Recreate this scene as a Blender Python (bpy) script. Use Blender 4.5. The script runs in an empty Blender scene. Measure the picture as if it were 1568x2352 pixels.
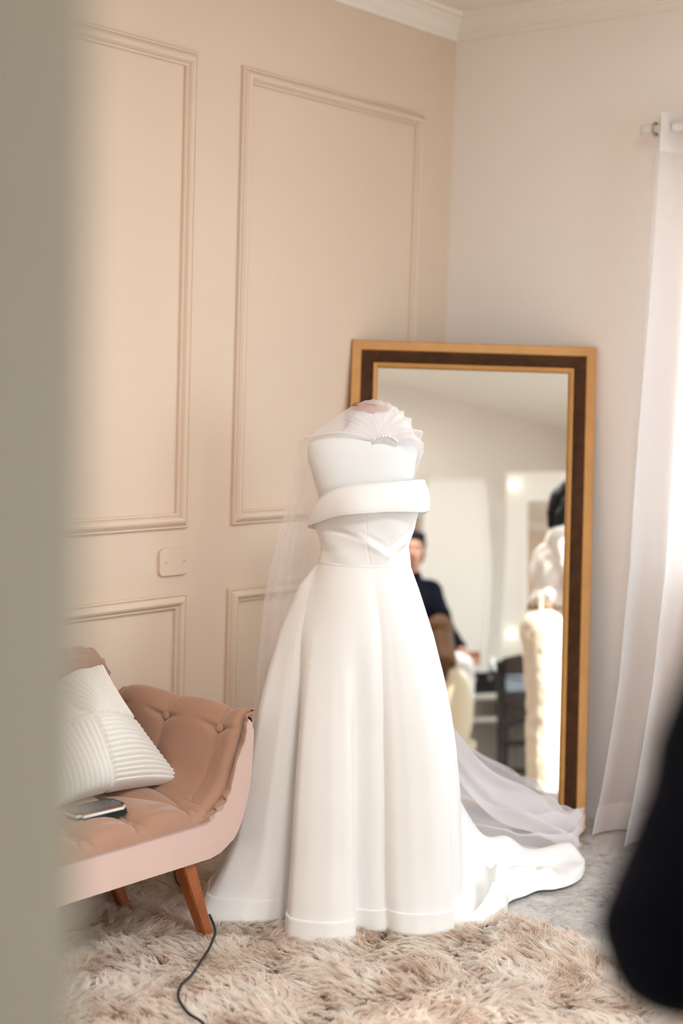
import bpy, bmesh, math
import numpy as np
from mathutils import Vector, Matrix

# ---------------------------------------------------------------- camera, light, exposure
scene = bpy.context.scene
COL = scene.collection
PI = math.pi
YAW, PITCH, ROLL, FPX = 0.68820728, 0.0851069, -0.03117673, 3430.0
CAM = np.array([3.293, -4.585, 1.5])
RR = np.array([math.cos(YAW), math.sin(YAW), 0.0])          # to the right of the view, level
FF = np.array([-math.sin(YAW), math.cos(YAW), 0.0])         # away from the viewer, level

fwd = FF * math.cos(PITCH) + np.array([0, 0, -math.sin(PITCH)])
dwn = np.cross(fwd, RR)
r2 = math.cos(ROLL) * RR + math.sin(ROLL) * dwn
d2 = -math.sin(ROLL) * RR + math.cos(ROLL) * dwn
cam_data = bpy.data.cameras.new('camera')
cam = bpy.data.objects.new('camera', cam_data)
COL.objects.link(cam)
cam.matrix_world = Matrix(((r2[0], -d2[0], -fwd[0], CAM[0]), (r2[1], -d2[1], -fwd[1], CAM[1]),
                           (r2[2], -d2[2], -fwd[2], CAM[2]), (0, 0, 0, 1)))
cam_data.sensor_fit = 'VERTICAL'
cam_data.sensor_height = 36.0
cam_data.sensor_width = 24.0
cam_data.lens = FPX / 2352 * 36.0
cam_data.clip_start = 0.02
cam_data.dof.use_dof = True
cam_data.dof.focus_distance = 4.05
cam_data.dof.aperture_fstop = 1.55
scene.camera = cam

SUN_STRENGTH, SKY_STRENGTH, EXPOSURE = 8.0, 5.8, 0.90
world = bpy.data.worlds.new('sky')
scene.world = world
world.use_nodes = True
bg = world.node_tree.nodes['Background']
bg.inputs['Color'].default_value = (0.76, 0.90, 1.0, 1)
bg.inputs['Strength'].default_value = SKY_STRENGTH

sun_data = bpy.data.lights.new('sun', 'SUN')
sun_data.energy = SUN_STRENGTH
sun_data.color = (1.0, 0.95, 0.88)
sun_data.angle = math.radians(0.6)
sun = bpy.data.objects.new('sun', sun_data)
COL.objects.link(sun)
sun.rotation_euler = Vector((0.05, -1.0, -0.55)).to_track_quat('-Z', 'Y').to_euler()
sun.location = (2, 4, 5)

WX0, WX1, WZ0, WZ1 = 1.06, 2.55, 0.90, 2.36                  # the window opening in the white wall
por_data = bpy.data.lights.new('window_portal', 'AREA')
por_data.shape = 'RECTANGLE'
por_data.size, por_data.size_y = WX1 - WX0, WZ1 - WZ0
por_data.cycles.is_portal = True
por = bpy.data.objects.new('window_portal', por_data)
COL.objects.link(por)
por.location = ((WX0 + WX1) / 2, 0.10, (WZ0 + WZ1) / 2)
por.rotation_euler = (-PI / 2, 0, 0)

VY0, VY1, VZ0, VZ1 = -3.00, -0.70, 0.55, 2.35                # an added window for fill light, in the wall facing the pink one
por2_data = por_data.copy()
por2_data.size, por2_data.size_y = VZ1 - VZ0, VY1 - VY0
por2 = bpy.data.objects.new('fill_window_portal', por2_data)
COL.objects.link(por2)
por2.location = (5.35, (VY0 + VY1) / 2, (VZ0 + VZ1) / 2)
por2.rotation_euler = (0, PI / 2, 0)

scene.view_settings.view_transform = 'Standard'
scene.view_settings.look = 'None'
scene.view_settings.gamma = 1.0
scene.view_settings.use_curve_mapping = False
scene.view_settings.exposure = EXPOSURE
cy = scene.cycles
cy.max_bounces = 14
cy.diffuse_bounces = 10
cy.glossy_bounces = 6
cy.transmission_bounces = 8
cy.transparent_max_bounces = 40
cy.caustics_reflective = False
cy.caustics_refractive = False
cy.sample_clamp_indirect = 6.0
cy.use_denoising = True

# ---------------------------------------------------------------- helpers
rng = np.random.default_rng(7)


def W(a, b, z):
    p = CAM + RR * a + FF * b
    return (float(p[0]), float(p[1]), float(z))


def mat(name, color, rough=0.6, metal=0.0, sheen=0.0, bump=0.0, bscale=200.0, var=0.0, vscale=3.0,
        spec=0.5, emit=None, estr=0.0, trans=0.0, stretch=(1, 1, 1)):
    m = bpy.data.materials.new(name)
    m.use_nodes = True
    nt = m.node_tree
    p = nt.nodes['Principled BSDF']
    p.inputs['Base Color'].default_value = (*color, 1)
    p.inputs['Roughness'].default_value = rough
    p.inputs['Metallic'].default_value = metal
    p.inputs['Specular IOR Level'].default_value = spec
    if sheen:
        p.inputs['Sheen Weight'].default_value = sheen
        p.inputs['Sheen Roughness'].default_value = 0.4
    if emit:
        p.inputs['Emission Color'].default_value = (*emit, 1)
        p.inputs['Emission Strength'].default_value = estr
    if bump or var:
        tc = nt.nodes.new('ShaderNodeTexCoord')
        mp = nt.nodes.new('ShaderNodeMapping')
        mp.inputs['Scale'].default_value = stretch
        nt.links.new(tc.outputs['Object'], mp.inputs['Vector'])
    if var:
        n = nt.nodes.new('ShaderNodeTexNoise')
        n.inputs['Scale'].default_value = vscale
        n.inputs['Detail'].default_value = 4
        nt.links.new(mp.outputs[0], n.inputs['Vector'])
        r = nt.nodes.new('ShaderNodeMapRange')
        r.inputs['From Min'].default_value = 0.3
        r.inputs['From Max'].default_value = 0.7
        r.inputs['To Min'].default_value = 1 - var
        r.inputs['To Max'].default_value = 1 + var
        nt.links.new(n.outputs['Fac'], r.inputs['Value'])
        h = nt.nodes.new('ShaderNodeHueSaturation')
        h.inputs['Color'].default_value = (*color, 1)
        nt.links.new(r.outputs[0], h.inputs['Value'])
        nt.links.new(h.outputs[0], p.inputs['Base Color'])
    if bump:
        n2 = nt.nodes.new('ShaderNodeTexNoise')
        n2.inputs['Scale'].default_value = bscale
        n2.inputs['Detail'].default_value = 3
        nt.links.new(mp.outputs[0], n2.inputs['Vector'])
        b = nt.nodes.new('ShaderNodeBump')
        b.inputs['Strength'].default_value = bump
        b.inputs['Distance'].default_value = 0.002
        nt.links.new(n2.outputs['Fac'], b.inputs['Height'])
        nt.links.new(b.outputs[0], p.inputs['Normal'])
    return m


def sheer(name, color, opaque, translucent=0.5):
    """thin cloth: part holes, part diffusing threads"""
    m = bpy.data.materials.new(name)
    m.use_nodes = True
    nt = m.node_tree
    nt.nodes.clear()
    out = nt.nodes.new('ShaderNodeOutputMaterial')
    tr = nt.nodes.new('ShaderNodeBsdfTransparent')
    di = nt.nodes.new('ShaderNodeBsdfDiffuse')
    tl = nt.nodes.new('ShaderNodeBsdfTranslucent')
    di.inputs['Color'].default_value = (*color, 1)
    tl.inputs['Color'].default_value = (*color, 1)
    m1 = nt.nodes.new('ShaderNodeMixShader')
    m1.inputs[0].default_value = translucent
    nt.links.new(di.outputs[0], m1.inputs[1])
    nt.links.new(tl.outputs[0], m1.inputs[2])
    m2 = nt.nodes.new('ShaderNodeMixShader')
    # more thread is crossed where the cloth is seen at a slant
    lw = nt.nodes.new('ShaderNodeLayerWeight')
    lw.inputs['Blend'].default_value = 0.35
    mr = nt.nodes.new('ShaderNodeMapRange')
    mr.inputs['To Min'].default_value = opaque
    mr.inputs['To Max'].default_value = min(0.97, opaque * 1.9)
    nt.links.new(lw.outputs['Facing'], mr.inputs['Value'])
    nt.links.new(mr.outputs[0], m2.inputs[0])
    nt.links.new(tr.outputs[0], m2.inputs[1])
    nt.links.new(m1.outputs[0], m2.inputs[2])
    nt.links.new(m2.outputs[0], out.inputs['Surface'])
    return m


def link(name, me, m=None, parent=None, smooth=False, loc=None):
    o = bpy.data.objects.new(name, me)
    COL.objects.link(o)
    if m is not None and len(me.materials) == 0:
        me.materials.append(m)
    if smooth and len(me.polygons):
        me.polygons.foreach_set('use_smooth', np.ones(len(me.polygons), dtype=bool))
    if parent is not None:
        o.parent = parent
    if loc is not None:
        o.location = loc
    return o


def mesh_obj(name, verts, faces, m, parent=None, smooth=False, loc=None):
    me = bpy.data.meshes.new(name)
    me.from_pydata([tuple(map(float, v)) for v in verts], [], [tuple(map(int, f)) for f in faces])
    me.validate()
    me.update()
    return link(name, me, m, parent, smooth, loc)


def bm_obj(name, bm, m, parent=None, smooth=False, loc=None):
    bmesh.ops.recalc_face_normals(bm, faces=bm.faces)
    me = bpy.data.meshes.new(name)
    bm.to_mesh(me)
    bm.free()
    return link(name, me, m, parent, smooth, loc)


def grid_faces(n, mm, close_i=False, close_j=False):
    f = []
    for i in range(n if close_i else n - 1):
        i2 = (i + 1) % n
        for j in range(mm if close_j else mm - 1):
            j2 = (j + 1) % mm
            f.append((i * mm + j, i2 * mm + j, i2 * mm + j2, i * mm + j2))
    return f


def grid_obj(name, P, m, parent=None, close_i=False, close_j=False, smooth=True, caps=False, loc=None):
    P = np.asarray(P, float)
    n, mm = P.shape[:2]
    f = grid_faces(n, mm, close_i, close_j)
    if caps:                                                   # close the ends of a tube (rows are rings)
        f.append(tuple(range(mm))[::-1])
        f.append(tuple((n - 1) * mm + j for j in range(mm)))
    return mesh_obj(name, P.reshape(-1, 3), f, m, parent, smooth, loc)


def box_bm(x0, x1, y0, y1, z0, z1, bev=0.0, bm=None, segs=2):
    bm = bm or bmesh.new()
    r = bmesh.ops.create_cube(bm, size=1)
    vs = r['verts']
    for v in vs:
        v.co = Vector(((x0 + x1) / 2 + v.co.x * (x1 - x0), (y0 + y1) / 2 + v.co.y * (y1 - y0),
                       (z0 + z1) / 2 + v.co.z * (z1 - z0)))
    if bev:
        es = list({e for v in vs for e in v.link_edges})
        bmesh.ops.bevel(bm, geom=es, offset=bev, segments=segs, profile=0.5, affect='EDGES')
    return bm


def box(name, x0, x1, y0, y1, z0, z1, m, parent=None, bev=0.0, smooth=False):
    return bm_obj(name, box_bm(x0, x1, y0, y1, z0, z1, bev), m, parent, smooth)


def tube_pts(path, rad, n=10, flat=None):
    path = np.asarray(path, float)
    k = len(path)
    rad = np.broadcast_to(np.asarray(rad, float), (k,))
    T = np.gradient(path, axis=0)
    T /= np.linalg.norm(T, axis=1)[:, None] + 1e-12
    ref = np.array([0, 0, 1.0]) if abs(T[0, 2]) < 0.9 else np.array([1.0, 0, 0])
    P = np.zeros((k, n, 3))
    u = np.cross(T[0], ref)
    u /= np.linalg.norm(u)
    ang = np.arange(n) / n * 2 * PI
    for i in range(k):
        u = u - T[i] * (u @ T[i])
        u /= np.linalg.norm(u) + 1e-12
        v = np.cross(T[i], u)
        P[i] = path[i] + rad[i] * (np.cos(ang)[:, None] * u + np.sin(ang)[:, None] * v)
    return P


def tube(name, path, rad, m, parent=None, n=10, loc=None):
    return grid_obj(name, tube_pts(path, rad, n), m, parent, close_j=True, caps=True, loc=loc)


def lathe(name, prof, m, parent=None, n=24, loc=None, smooth=True):
    """prof: (radius, z) from bottom to top"""
    ang = np.arange(n) / n * 2 * PI
    P = np.array([[(r * math.cos(t), r * math.sin(t), z) for t in ang] for r, z in prof])
    return grid_obj(name, P, m, parent, close_j=True, caps=True, smooth=smooth, loc=loc)


def spline(pts, n):
    """Catmull-Rom through pts, n samples"""
    p = np.asarray(pts, float)
    k = len(p)
    t = np.linspace(0, k - 1, n)
    i = np.clip(t.astype(int), 0, k - 2)
    f = (t - i)[:, None]
    g = lambda q: p[np.clip(q, 0, k - 1)]
    p0, p1, p2_, p3 = g(i - 1), g(i), g(i + 1), g(i + 2)
    return 0.5 * (2 * p1 + (p2_ - p0) * f + (2 * p0 - 5 * p1 + 4 * p2_ - p3) * f ** 2 + (3 * p1 - p0 - 3 * p2_ + p3) * f ** 3)


def rect_frame(name, x0, x1, y0, y1, prof, m, parent=None, smooth=False):
    """mitred picture-frame sweep in local xy, prof = (distance in from the outer edge, height z)"""
    P = []
    for sx, sy, cx, cyy in ((1, 1, x0, y0), (-1, 1, x1, y0), (-1, -1, x1, y1), (1, -1, x0, y1)):
        P.append([(cx + sx * d, cyy + sy * d, h) for d, h in prof])
    return grid_obj(name, P, m, parent, close_i=True, smooth=smooth)


def poly_prism(name, outline, lo, hi, axis, m, parent=None, bev=0.0):
    """outline of 2-D points, extruded along axis from lo to hi (axis x: outline is (y, z); y: (x, z); z: (x, y))"""
    bm = bmesh.new()
    mk = {'x': lambda p, h: (h, p[0], p[1]), 'y': lambda p, h: (p[0], h, p[1]), 'z': lambda p, h: (p[0], p[1], h)}[axis]
    a = [bm.verts.new(mk(p, lo)) for p in outline]
    b = [bm.verts.new(mk(p, hi)) for p in outline]
    n = len(outline)
    for i in range(n):
        bm.faces.new((a[i], a[(i + 1) % n], b[(i + 1) % n], b[i]))
    fa, fb = bm.faces.new(a[::-1]), bm.faces.new(b)
    if bev:
        bmesh.ops.bevel(bm, geom=list(fa.edges) + list(fb.edges), offset=bev, segments=3, profile=0.5, affect='EDGES')
    return bm_obj(name, bm, m, parent)


def thing(name, label, cat, loc=(0, 0, 0), rotz=0.0, group=None):
    o = bpy.data.objects.new(name, None)
    COL.objects.link(o)
    o.empty_display_size = 0.1
    o.location = loc
    o.rotation_euler = (0, 0, rotz)
    return tag(o, label, cat, group)


def tag(o, label, cat, group=None):
    o['label'] = label
    o['category'] = cat
    if group:
        o['group'] = group
    return o


def struct(o):
    o['kind'] = 'structure'
    return o


class Noise:
    def __init__(self, seed, n=64):
        self.g = np.random.default_rng(seed).random((n, n))
        self.n = n

    def __call__(self, x, y):
        x, y = np.asarray(x, float), np.asarray(y, float)
        i, j = np.floor(x).astype(int), np.floor(y).astype(int)
        fx, fy = x - i, y - j
        fx, fy = fx * fx * (3 - 2 * fx), fy * fy * (3 - 2 * fy)
        n, g = self.n, self.g
        return (g[i % n, j % n] * (1 - fx) * (1 - fy) + g[(i + 1) % n, j % n] * fx * (1 - fy)
                + g[i % n, (j + 1) % n] * (1 - fx) * fy + g[(i + 1) % n, (j + 1) % n] * fx * fy)


def sstep(a, b, x):
    t = np.clip((np.asarray(x, float) - a) / (b - a), 0, 1)
    return t * t * (3 - 2 * t)


# ---------------------------------------------------------------- materials
M = {}
M['pink_wall'] = mat('pink wall paint', (0.665, 0.53, 0.41), 0.75, bump=0.10, bscale=260, var=0.02, vscale=1.2)
M['white_wall'] = mat('off-white wall paint', (0.83, 0.785, 0.745), 0.8, bump=0.10, bscale=260, var=0.02, vscale=1.2)
M['ceiling'] = mat('ceiling paint', (0.78, 0.72, 0.65), 0.85)
M['plaster'] = mat('cornice plaster', (0.80, 0.745, 0.67), 0.8)
M['hall'] = mat('hall paint', (0.68, 0.64, 0.57), 0.8)
M['jamb'] = mat('jamb paint', (0.46, 0.375, 0.265), 0.6)
M['grout'] = mat('grout', (0.30, 0.27, 0.24), 0.9)
M['gold'] = mat('gold frame', (0.47, 0.225, 0.058), 0.45, metal=0.1, bump=0.15, bscale=500, var=0.08, vscale=14)
M['dark_band'] = mat('dark frame band', (0.075, 0.030, 0.010), 0.5, bump=0.25, bscale=160, var=0.35, vscale=30, stretch=(1, 1, 1))
M['satin'] = mat('ivory satin', (0.78, 0.775, 0.765), 0.5, spec=0.22, bump=0.05, bscale=900)
M['satin_band'] = mat('ivory satin hem', (0.80, 0.795, 0.785), 0.5, spec=0.22)
M['jersey'] = mat('white form cloth', (0.72, 0.725, 0.73), 0.85, bump=0.15, bscale=1200)
M['cap_wood'] = mat('light wood cap', (0.36, 0.13, 0.05), 0.5, var=0.15, vscale=40)
M['tulle'] = sheer('tulle', (0.95, 0.92, 0.94), 0.40, 0.5)
M['tulle_dense'] = sheer('gathered tulle', (0.95, 0.93, 0.94), 0.42, 0.4)
M['curtain'] = sheer('white voile', (0.90, 0.87, 0.86), 0.72, 0.55)
M['curtain_hem'] = sheer('white voile doubled', (0.92, 0.89, 0.88), 0.88, 0.45)
M['velvet'] = mat('blush shaded velvet', (0.37, 0.205, 0.135), 0.85, sheen=0.5, bump=0.12, bscale=700, var=0.05, vscale=5)  # tufted pads: same cloth as the front, shade of the inner arms in its colour
M['velvet_lit'] = mat('blush lit velvet', (0.66, 0.48, 0.42), 0.85, sheen=0.5, bump=0.10, bscale=700, var=0.03, vscale=5)  # same cloth as the pads, lighter to show the front catching light
M['leg_wood'] = mat('reddish leg wood', (0.30, 0.085, 0.022), 0.35, var=0.25, vscale=8, stretch=(6, 6, 0.6))
M['corduroy'] = mat('cream corduroy', (0.76, 0.74, 0.70), 0.95, sheen=0.2, bump=0.2, bscale=900)
M['black_plastic'] = mat('black plastic', (0.012, 0.012, 0.016), 0.35)
M['screen'] = mat('dark phone glass', (0.015, 0.015, 0.016), 0.06)
M['brown_case'] = mat('brown phone case', (0.24, 0.13, 0.075), 0.5)
M['white_plastic'] = mat('white plastic', (0.80, 0.79, 0.76), 0.35)
M['cord'] = mat('black rubber', (0.015, 0.015, 0.015), 0.5)
M['steel'] = mat('brushed steel', (0.55, 0.55, 0.55), 0.3, metal=1.0)
M['skin'] = mat('skin', (0.52, 0.27, 0.17), 0.5, var=0.05, vscale=10)
M['hair_black'] = mat('black hair', (0.010, 0.009, 0.009), 0.7, spec=0.2, bump=0.6, bscale=60, stretch=(5, 5, 0.6))
M['hair_brown'] = mat('brown hair', (0.10, 0.045, 0.018), 0.7, spec=0.2, bump=0.6, bscale=60, stretch=(5, 5, 0.6))
M['navy'] = mat('dark navy cotton', (0.0035, 0.004, 0.009), 0.9, bump=0.2, bscale=400, spec=0.12)
M['white_cotton'] = mat('white cotton', (0.84, 0.81, 0.77), 0.8, bump=0.15, bscale=300)
M['cream_denim'] = mat('cream denim', (0.78, 0.70, 0.57), 0.8, bump=0.15, bscale=500)
M['belt'] = mat('brown belt leather', (0.33, 0.22, 0.15), 0.5)
M['cream_leather'] = mat('cream leatherette', (0.70, 0.60, 0.43), 0.4)
M['dark_wood'] = mat('dark stained wood', (0.026, 0.018, 0.015), 0.4, var=0.2, vscale=12, stretch=(1, 1, 6))
M['white_lacquer'] = mat('white lacquer', (0.74, 0.71, 0.66), 0.3)
M['board'] = mat('white board', (0.66, 0.625, 0.57), 0.5)
M['red_brown'] = mat('russet palette', (0.28, 0.075, 0.045), 0.45)
M['tissue'] = mat('tissue', (0.85, 0.83, 0.82), 0.9)
M['bulb'] = mat('frosted bulb', (1, 0.95, 0.8), 0.4, emit=(1.0, 0.93, 0.72), estr=4.0)
M['mirror'] = mat('silvered glass', (0.93, 0.93, 0.91), 0.0, metal=1.0)
M['eye_white'] = mat('eye white', (0.75, 0.72, 0.68), 0.2)
M['eye_dark'] = mat('iris', (0.02, 0.012, 0.008), 0.1)
M['lips'] = mat('lips', (0.36, 0.11, 0.09), 0.4)

gl = bpy.data.materials.new('window glass')
gl.use_nodes = True
nt = gl.node_tree
nt.nodes.clear()
_o = nt.nodes.new('ShaderNodeOutputMaterial')
_t = nt.nodes.new('ShaderNodeBsdfTransparent')
_g = nt.nodes.new('ShaderNodeBsdfGlossy')
_g.inputs['Roughness'].default_value = 0.0
_m = nt.nodes.new('ShaderNodeMixShader')
_m.inputs[0].default_value = 0.06
nt.links.new(_t.outputs[0], _m.inputs[1])
nt.links.new(_g.outputs[0], _m.inputs[2])
nt.links.new(_m.outputs[0], _o.inputs['Surface'])
M['glass'] = gl

# veined grey tile: pattern shifts from tile to tile
mt = bpy.data.materials.new('veined grey tile')
mt.use_nodes = True
nt = mt.node_tree
p = nt.nodes['Principled BSDF']
p.inputs['Roughness'].default_value = 0.28
tc = nt.nodes.new('ShaderNodeTexCoord')
oi = nt.nodes.new('ShaderNodeObjectInfo')
ad = nt.nodes.new('ShaderNodeVectorMath')
ad.operation = 'MULTIPLY_ADD'
nt.links.new(oi.outputs['Random'], ad.inputs[0])
ad.inputs[1].default_value = (37, 91, 13)
nt.links.new(tc.outputs['Object'], ad.inputs[2])
n1 = nt.nodes.new('ShaderNodeTexNoise')
n1.inputs['Scale'].default_value = 16
n1.inputs['Detail'].default_value = 8
n1.inputs['Roughness'].default_value = 0.68
n1.inputs['Distortion'].default_value = 1.6
nt.links.new(ad.outputs[0], n1.inputs['Vector'])
cr = nt.nodes.new('ShaderNodeValToRGB')
cr.color_ramp.elements[0].position = 0.33
cr.color_ramp.elements[0].color = (0.19, 0.175, 0.165, 1)
cr.color_ramp.elements[1].position = 0.62
cr.color_ramp.elements[1].color = (0.56, 0.53, 0.50, 1)
e = cr.color_ramp.elements.new(0.46)
e.color = (0.43, 0.405, 0.385, 1)
nt.links.new(n1.outputs['Fac'], cr.inputs[0])
nt.links.new(cr.outputs[0], p.inputs['Base Color'])
M['tile'] = mt

# shag pile: colour carried by each strand
ms = bpy.data.materials.new('shag pile')
ms.use_nodes = True
nt = ms.node_tree
p = nt.nodes['Principled BSDF']
p.inputs['Roughness'].default_value = 0.75
p.inputs['Specular IOR Level'].default_value = 0.25
p.inputs['Sheen Weight'].default_value = 0.3
at = nt.nodes.new('ShaderNodeAttribute')
at.attribute_name = 'strand'
nt.links.new(at.outputs['Color'], p.inputs['Base Color'])
_tl = nt.nodes.new('ShaderNodeBsdfTranslucent')
nt.links.new(at.outputs['Color'], _tl.inputs['Color'])
_mx = nt.nodes.new('ShaderNodeMixShader')
_mx.inputs[0].default_value = 0.52
nt.links.new(p.outputs[0], _mx.inputs[1])
nt.links.new(_tl.outputs[0], _mx.inputs[2])
nt.links.new(_mx.outputs[0], nt.nodes['Material Output'].inputs['Surface'])
M['shag'] = ms
M['rug_base'] = mat('rug backing', (0.22, 0.13, 0.085), 0.95)

# ---------------------------------------------------------------- room shell
XR, YF, ZC = 5.25, -4.13, 2.85                                # right wall, door wall, ceiling
struct(box('wall_left', -0.12, 0, YF - 0.15, 0.12, 0, ZC, M['pink_wall']))
struct(box('ceiling', -0.12, XR + 0.12, YF - 0.15, 0.12, ZC, ZC + 0.1, M['ceiling']))
bm = bmesh.new()
for y0, y1, z0, z1 in ((YF - 0.15, VY0, 0, ZC), (VY1, 0.12, 0, ZC), (VY0, VY1, 0, VZ0), (VY0, VY1, VZ1, ZC)):
    box_bm(XR, XR + 0.12, y0, y1, z0, z1, bm=bm)
struct(bm_obj('wall_right', bm, M['white_wall']))
bm = bmesh.new()
for x0, x1, z0, z1 in ((0, WX0, 0, ZC), (WX1, XR, 0, ZC), (WX0, WX1, 0, WZ0), (WX0, WX1, WZ1, ZC)):
    box_bm(x0, x1, 0, 0.15, z0, z1, bm=bm)
struct(bm_obj('wall_back', bm, M['white_wall']))
DX0, DX1, DZ = 2.731, 3.60, 2.12                               # door opening
bm = bmesh.new()
for x0, x1, z0, z1 in ((0, DX0, 0, ZC), (DX1, XR, 0, ZC), (DX0, DX1, DZ, ZC)):
    box_bm(x0, x1, YF - 0.15, YF, z0, z1, bm=bm)
M['greige'] = mat('greige wall paint', (0.72, 0.655, 0.585), 0.8, bump=0.10, bscale=260)
struct(bm_obj('wall_front', bm, M['greige']))
# lining of the doorway
bm = bmesh.new()
box_bm(DX0 - 0.005, DX0 + 0.02, YF - 0.17, YF + 0.015, 0, DZ, 0.004, bm)
box_bm(DX1 - 0.02, DX1 + 0.005, YF - 0.17, YF + 0.015, 0, DZ, 0.004, bm)
box_bm(DX0, DX1, YF - 0.17, YF + 0.015, DZ - 0.025, DZ + 0.005, 0.004, bm)
struct(bm_obj('door_1', bm, M['jamb']))
# the hall outside the door
bm = bmesh.new()
box_bm(1.6, 5.3, -6.2, -6.1, 0, ZC, bm=bm)
box_bm(1.5, 1.6, -6.2, YF - 0.15, 0, ZC, bm=bm)
for y0_, y1_, z0_, z1_ in ((-6.2, -5.3, 0, ZC), (-4.6, YF - 0.15, 0, ZC), (-5.3, -4.6, 0, 1.0), (-5.3, -4.6, 1.3, ZC)):     # small unseen opening, added to let light onto the door jamb
    box_bm(5.3, 5.4, y0_, y1_, z0_, z1_, bm=bm)
box_bm(1.5, 5.4, -6.2, YF - 0.15, ZC, ZC + 0.1, bm=bm)
struct(bm_obj('wall_hall', bm, M['hall']))

# paved ground outside the windows
M['paving'] = mat('outdoor paving', (0.30, 0.28, 0.25), 0.9, var=0.15, vscale=2)
bm = bmesh.new()
box_bm(-15, 20, 0.16, 25, -0.5, -0.3, bm=bm)
box_bm(5.42, 20, -15, 0.16, -0.5, -0.3, bm=bm)
struct(bm_obj('ground', bm, M['paving']))

# floor: grout bed with one slab per tile
fl = struct(box('floor', -0.12, 5.4, -6.2, 0.12, -0.08, -0.004, M['grout']))
TS, GX, GY = 0.431, 1.149, -0.881
tile_me = {}
for i in range(-3, 10):
    for j in range(-13, 3):
        x0, x1 = max(GX + i * TS, 0.0), min(GX + (i + 1) * TS, XR)
        y0, y1 = max(GY + j * TS, -6.1), min(GY + (j + 1) * TS, 0.0)
        if x1 - x0 < 0.03 or y1 - y0 < 0.01:
            continue
        key = (round(x1 - x0, 3), round(y1 - y0, 3))
        if key not in tile_me:
            g, sx, sy = 0.0011, key[0] / 2, key[1] / 2
            b_ = box_bm(-sx + g, sx - g, -sy + g, sy - g, -0.008, 0.0, 0)
            es = [e_ for e_ in b_.edges if e_.verts[0].co.z > -0.001 and e_.verts[1].co.z > -0.001]
            bmesh.ops.bevel(b_, geom=es, offset=0.0012, segments=1, affect='EDGES')
            me = bpy.data.meshes.new('tile')
            b_.to_mesh(me)
            b_.free()
            tile_me[key] = me
        link('tile', tile_me[key], M['tile'], fl, loc=((x0 + x1) / 2, (y0 + y1) / 2, 0))

# wall mouldings (picture-frame panels on the pink wall)
PROF = [(0, 0), (0, 0.006), (0.003, 0.009), (0.006, 0.009), (0.0085, 0.006), (0.011, 0.0095), (0.0145, 0.012), (0.020, 0.0155),
        (0.026, 0.0165), (0.032, 0.014), (0.037, 0.0085), (0.039, 0.006), (0.0415, 0.0085), (0.045, 0.008), (0.048, 0.004), (0.048, 0)]
PROF = [(d, h * 1.35) for d, h in PROF]
PANELS = [(-2.30, -1.337, 1.044, 2.482), (-1.138, -0.187, 1.042, 2.478), (-2.30, -1.333, 0.14, 0.842), (-1.146, -0.187, 0.14, 0.838),
          (-3.30, -2.50, 1.044, 2.482), (-3.30, -2.50, 0.14, 0.842)]
for k, (y0, y1, z0, z1) in enumerate(PANELS):
    o = rect_frame('trim_%d' % (k + 1), y0, y1, z0, z1, PROF, M['pink_wall'])
    o.matrix_world = Matrix(((0, 0, 1, 0), (1, 0, 0, 0), (0, 1, 0, 0), (0, 0, 0, 1)))
    struct(o)
CROWN = [(0, 2.768), (0.012, 2.768), (0.015, 2.782), (0.021, 2.786), (0.021, 2.792), (0.027, 2.796), (0.031, 2.806), (0.042, 2.820),
         (0.055, 2.828), (0.058, 2.828), (0.060, 2.836), (0.080, 2.839), (0.084, 2.85)]
P = [[(d, YF, z) for d, z in CROWN], [(d, -d, z) for d, z in CROWN]]
struct(grid_obj('trim_7', P, M['plaster'], smooth=False))
P = [[(d, -d, z) for d, z in CROWN], [(XR, -d, z) for d, z in CROWN]]
struct(grid_obj('trim_8', P, M['plaster'], smooth=False))

# blank cover plate on the pink wall
cp = thing('cover_plate', 'pink painted blank cover plate with two small screws on the pink wall', 'wall plate', (0, -1.392, 0.942))
def rounded(hx, hz, r, n=8, bulge=0.003):
    pts = []
    for cxx, czz, a0 in ((hx - r, hz - r, 0), (-hx + r, hz - r, PI / 2), (-hx + r, -hz + r, PI), (hx - r, -hz + r, 1.5 * PI)):
        pts += [(cxx + r * math.cos(a0 + t), czz + r * math.sin(a0 + t)) for t in np.linspace(0, PI / 2, n)]
    return [(x, z + math.copysign(bulge * (1 - (x / hx) ** 2), z)) for x, z in pts]


plate = poly_prism('plate', rounded(0.060, 0.041, 0.016), 0.0, 0.010, 'x', M['pink_wall'], cp, bev=0.003)
for y in (-0.034, 0.042):
    s = lathe('screw', [(0.0027, 0), (0.0027, 0.0006), (0.0012, 0.001)], M['steel'], plate, 12)
    s.rotation_euler = (0, PI / 2, 0)
    s.location = (0.0098, y, 0.0)

# window in the white wall
wf = rect_frame('window_1', WX0, WX1, WZ0, WZ1, [(0, 0.05), (0, -0.02), (0.045, -0.02), (0.045, 0.05)], M['white_plastic'])
wf.matrix_world = Matrix(((1, 0, 0, 0), (0, 0, 1, 0.05), (0, 1, 0, 0), (0, 0, 0, 1)))
struct(wf)
wmid = (WX0 + WX1) / 2
for x0, x1, y in ((WX0 + 0.04, wmid + 0.03, 0.005), (wmid - 0.03, WX1 - 0.04, 0.03)):
    s = rect_frame('sash', x0, x1, WZ0 + 0.04, WZ1 - 0.04, [(0, 0.012), (0, -0.012), (0.04, -0.012), (0.04, 0.012)], M['white_plastic'], wf)
    s.location = (0, 0, y)
    g = mesh_obj('pane', [(x0 + .03, WZ0 + .07, 0), (x1 - .03, WZ0 + .07, 0), (x1 - .03, WZ1 - .07, 0), (x0 + .03, WZ1 - .07, 0)], [(0, 1, 2, 3)], M['glass'], s)
w2 = rect_frame('fill_window', VY0, VY1, VZ0, VZ1, [(0, 0.05), (0, -0.02), (0.045, -0.02), (0.045, 0.05)], M['white_plastic'])  # added window, out of view, gives fill light from the right
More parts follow.
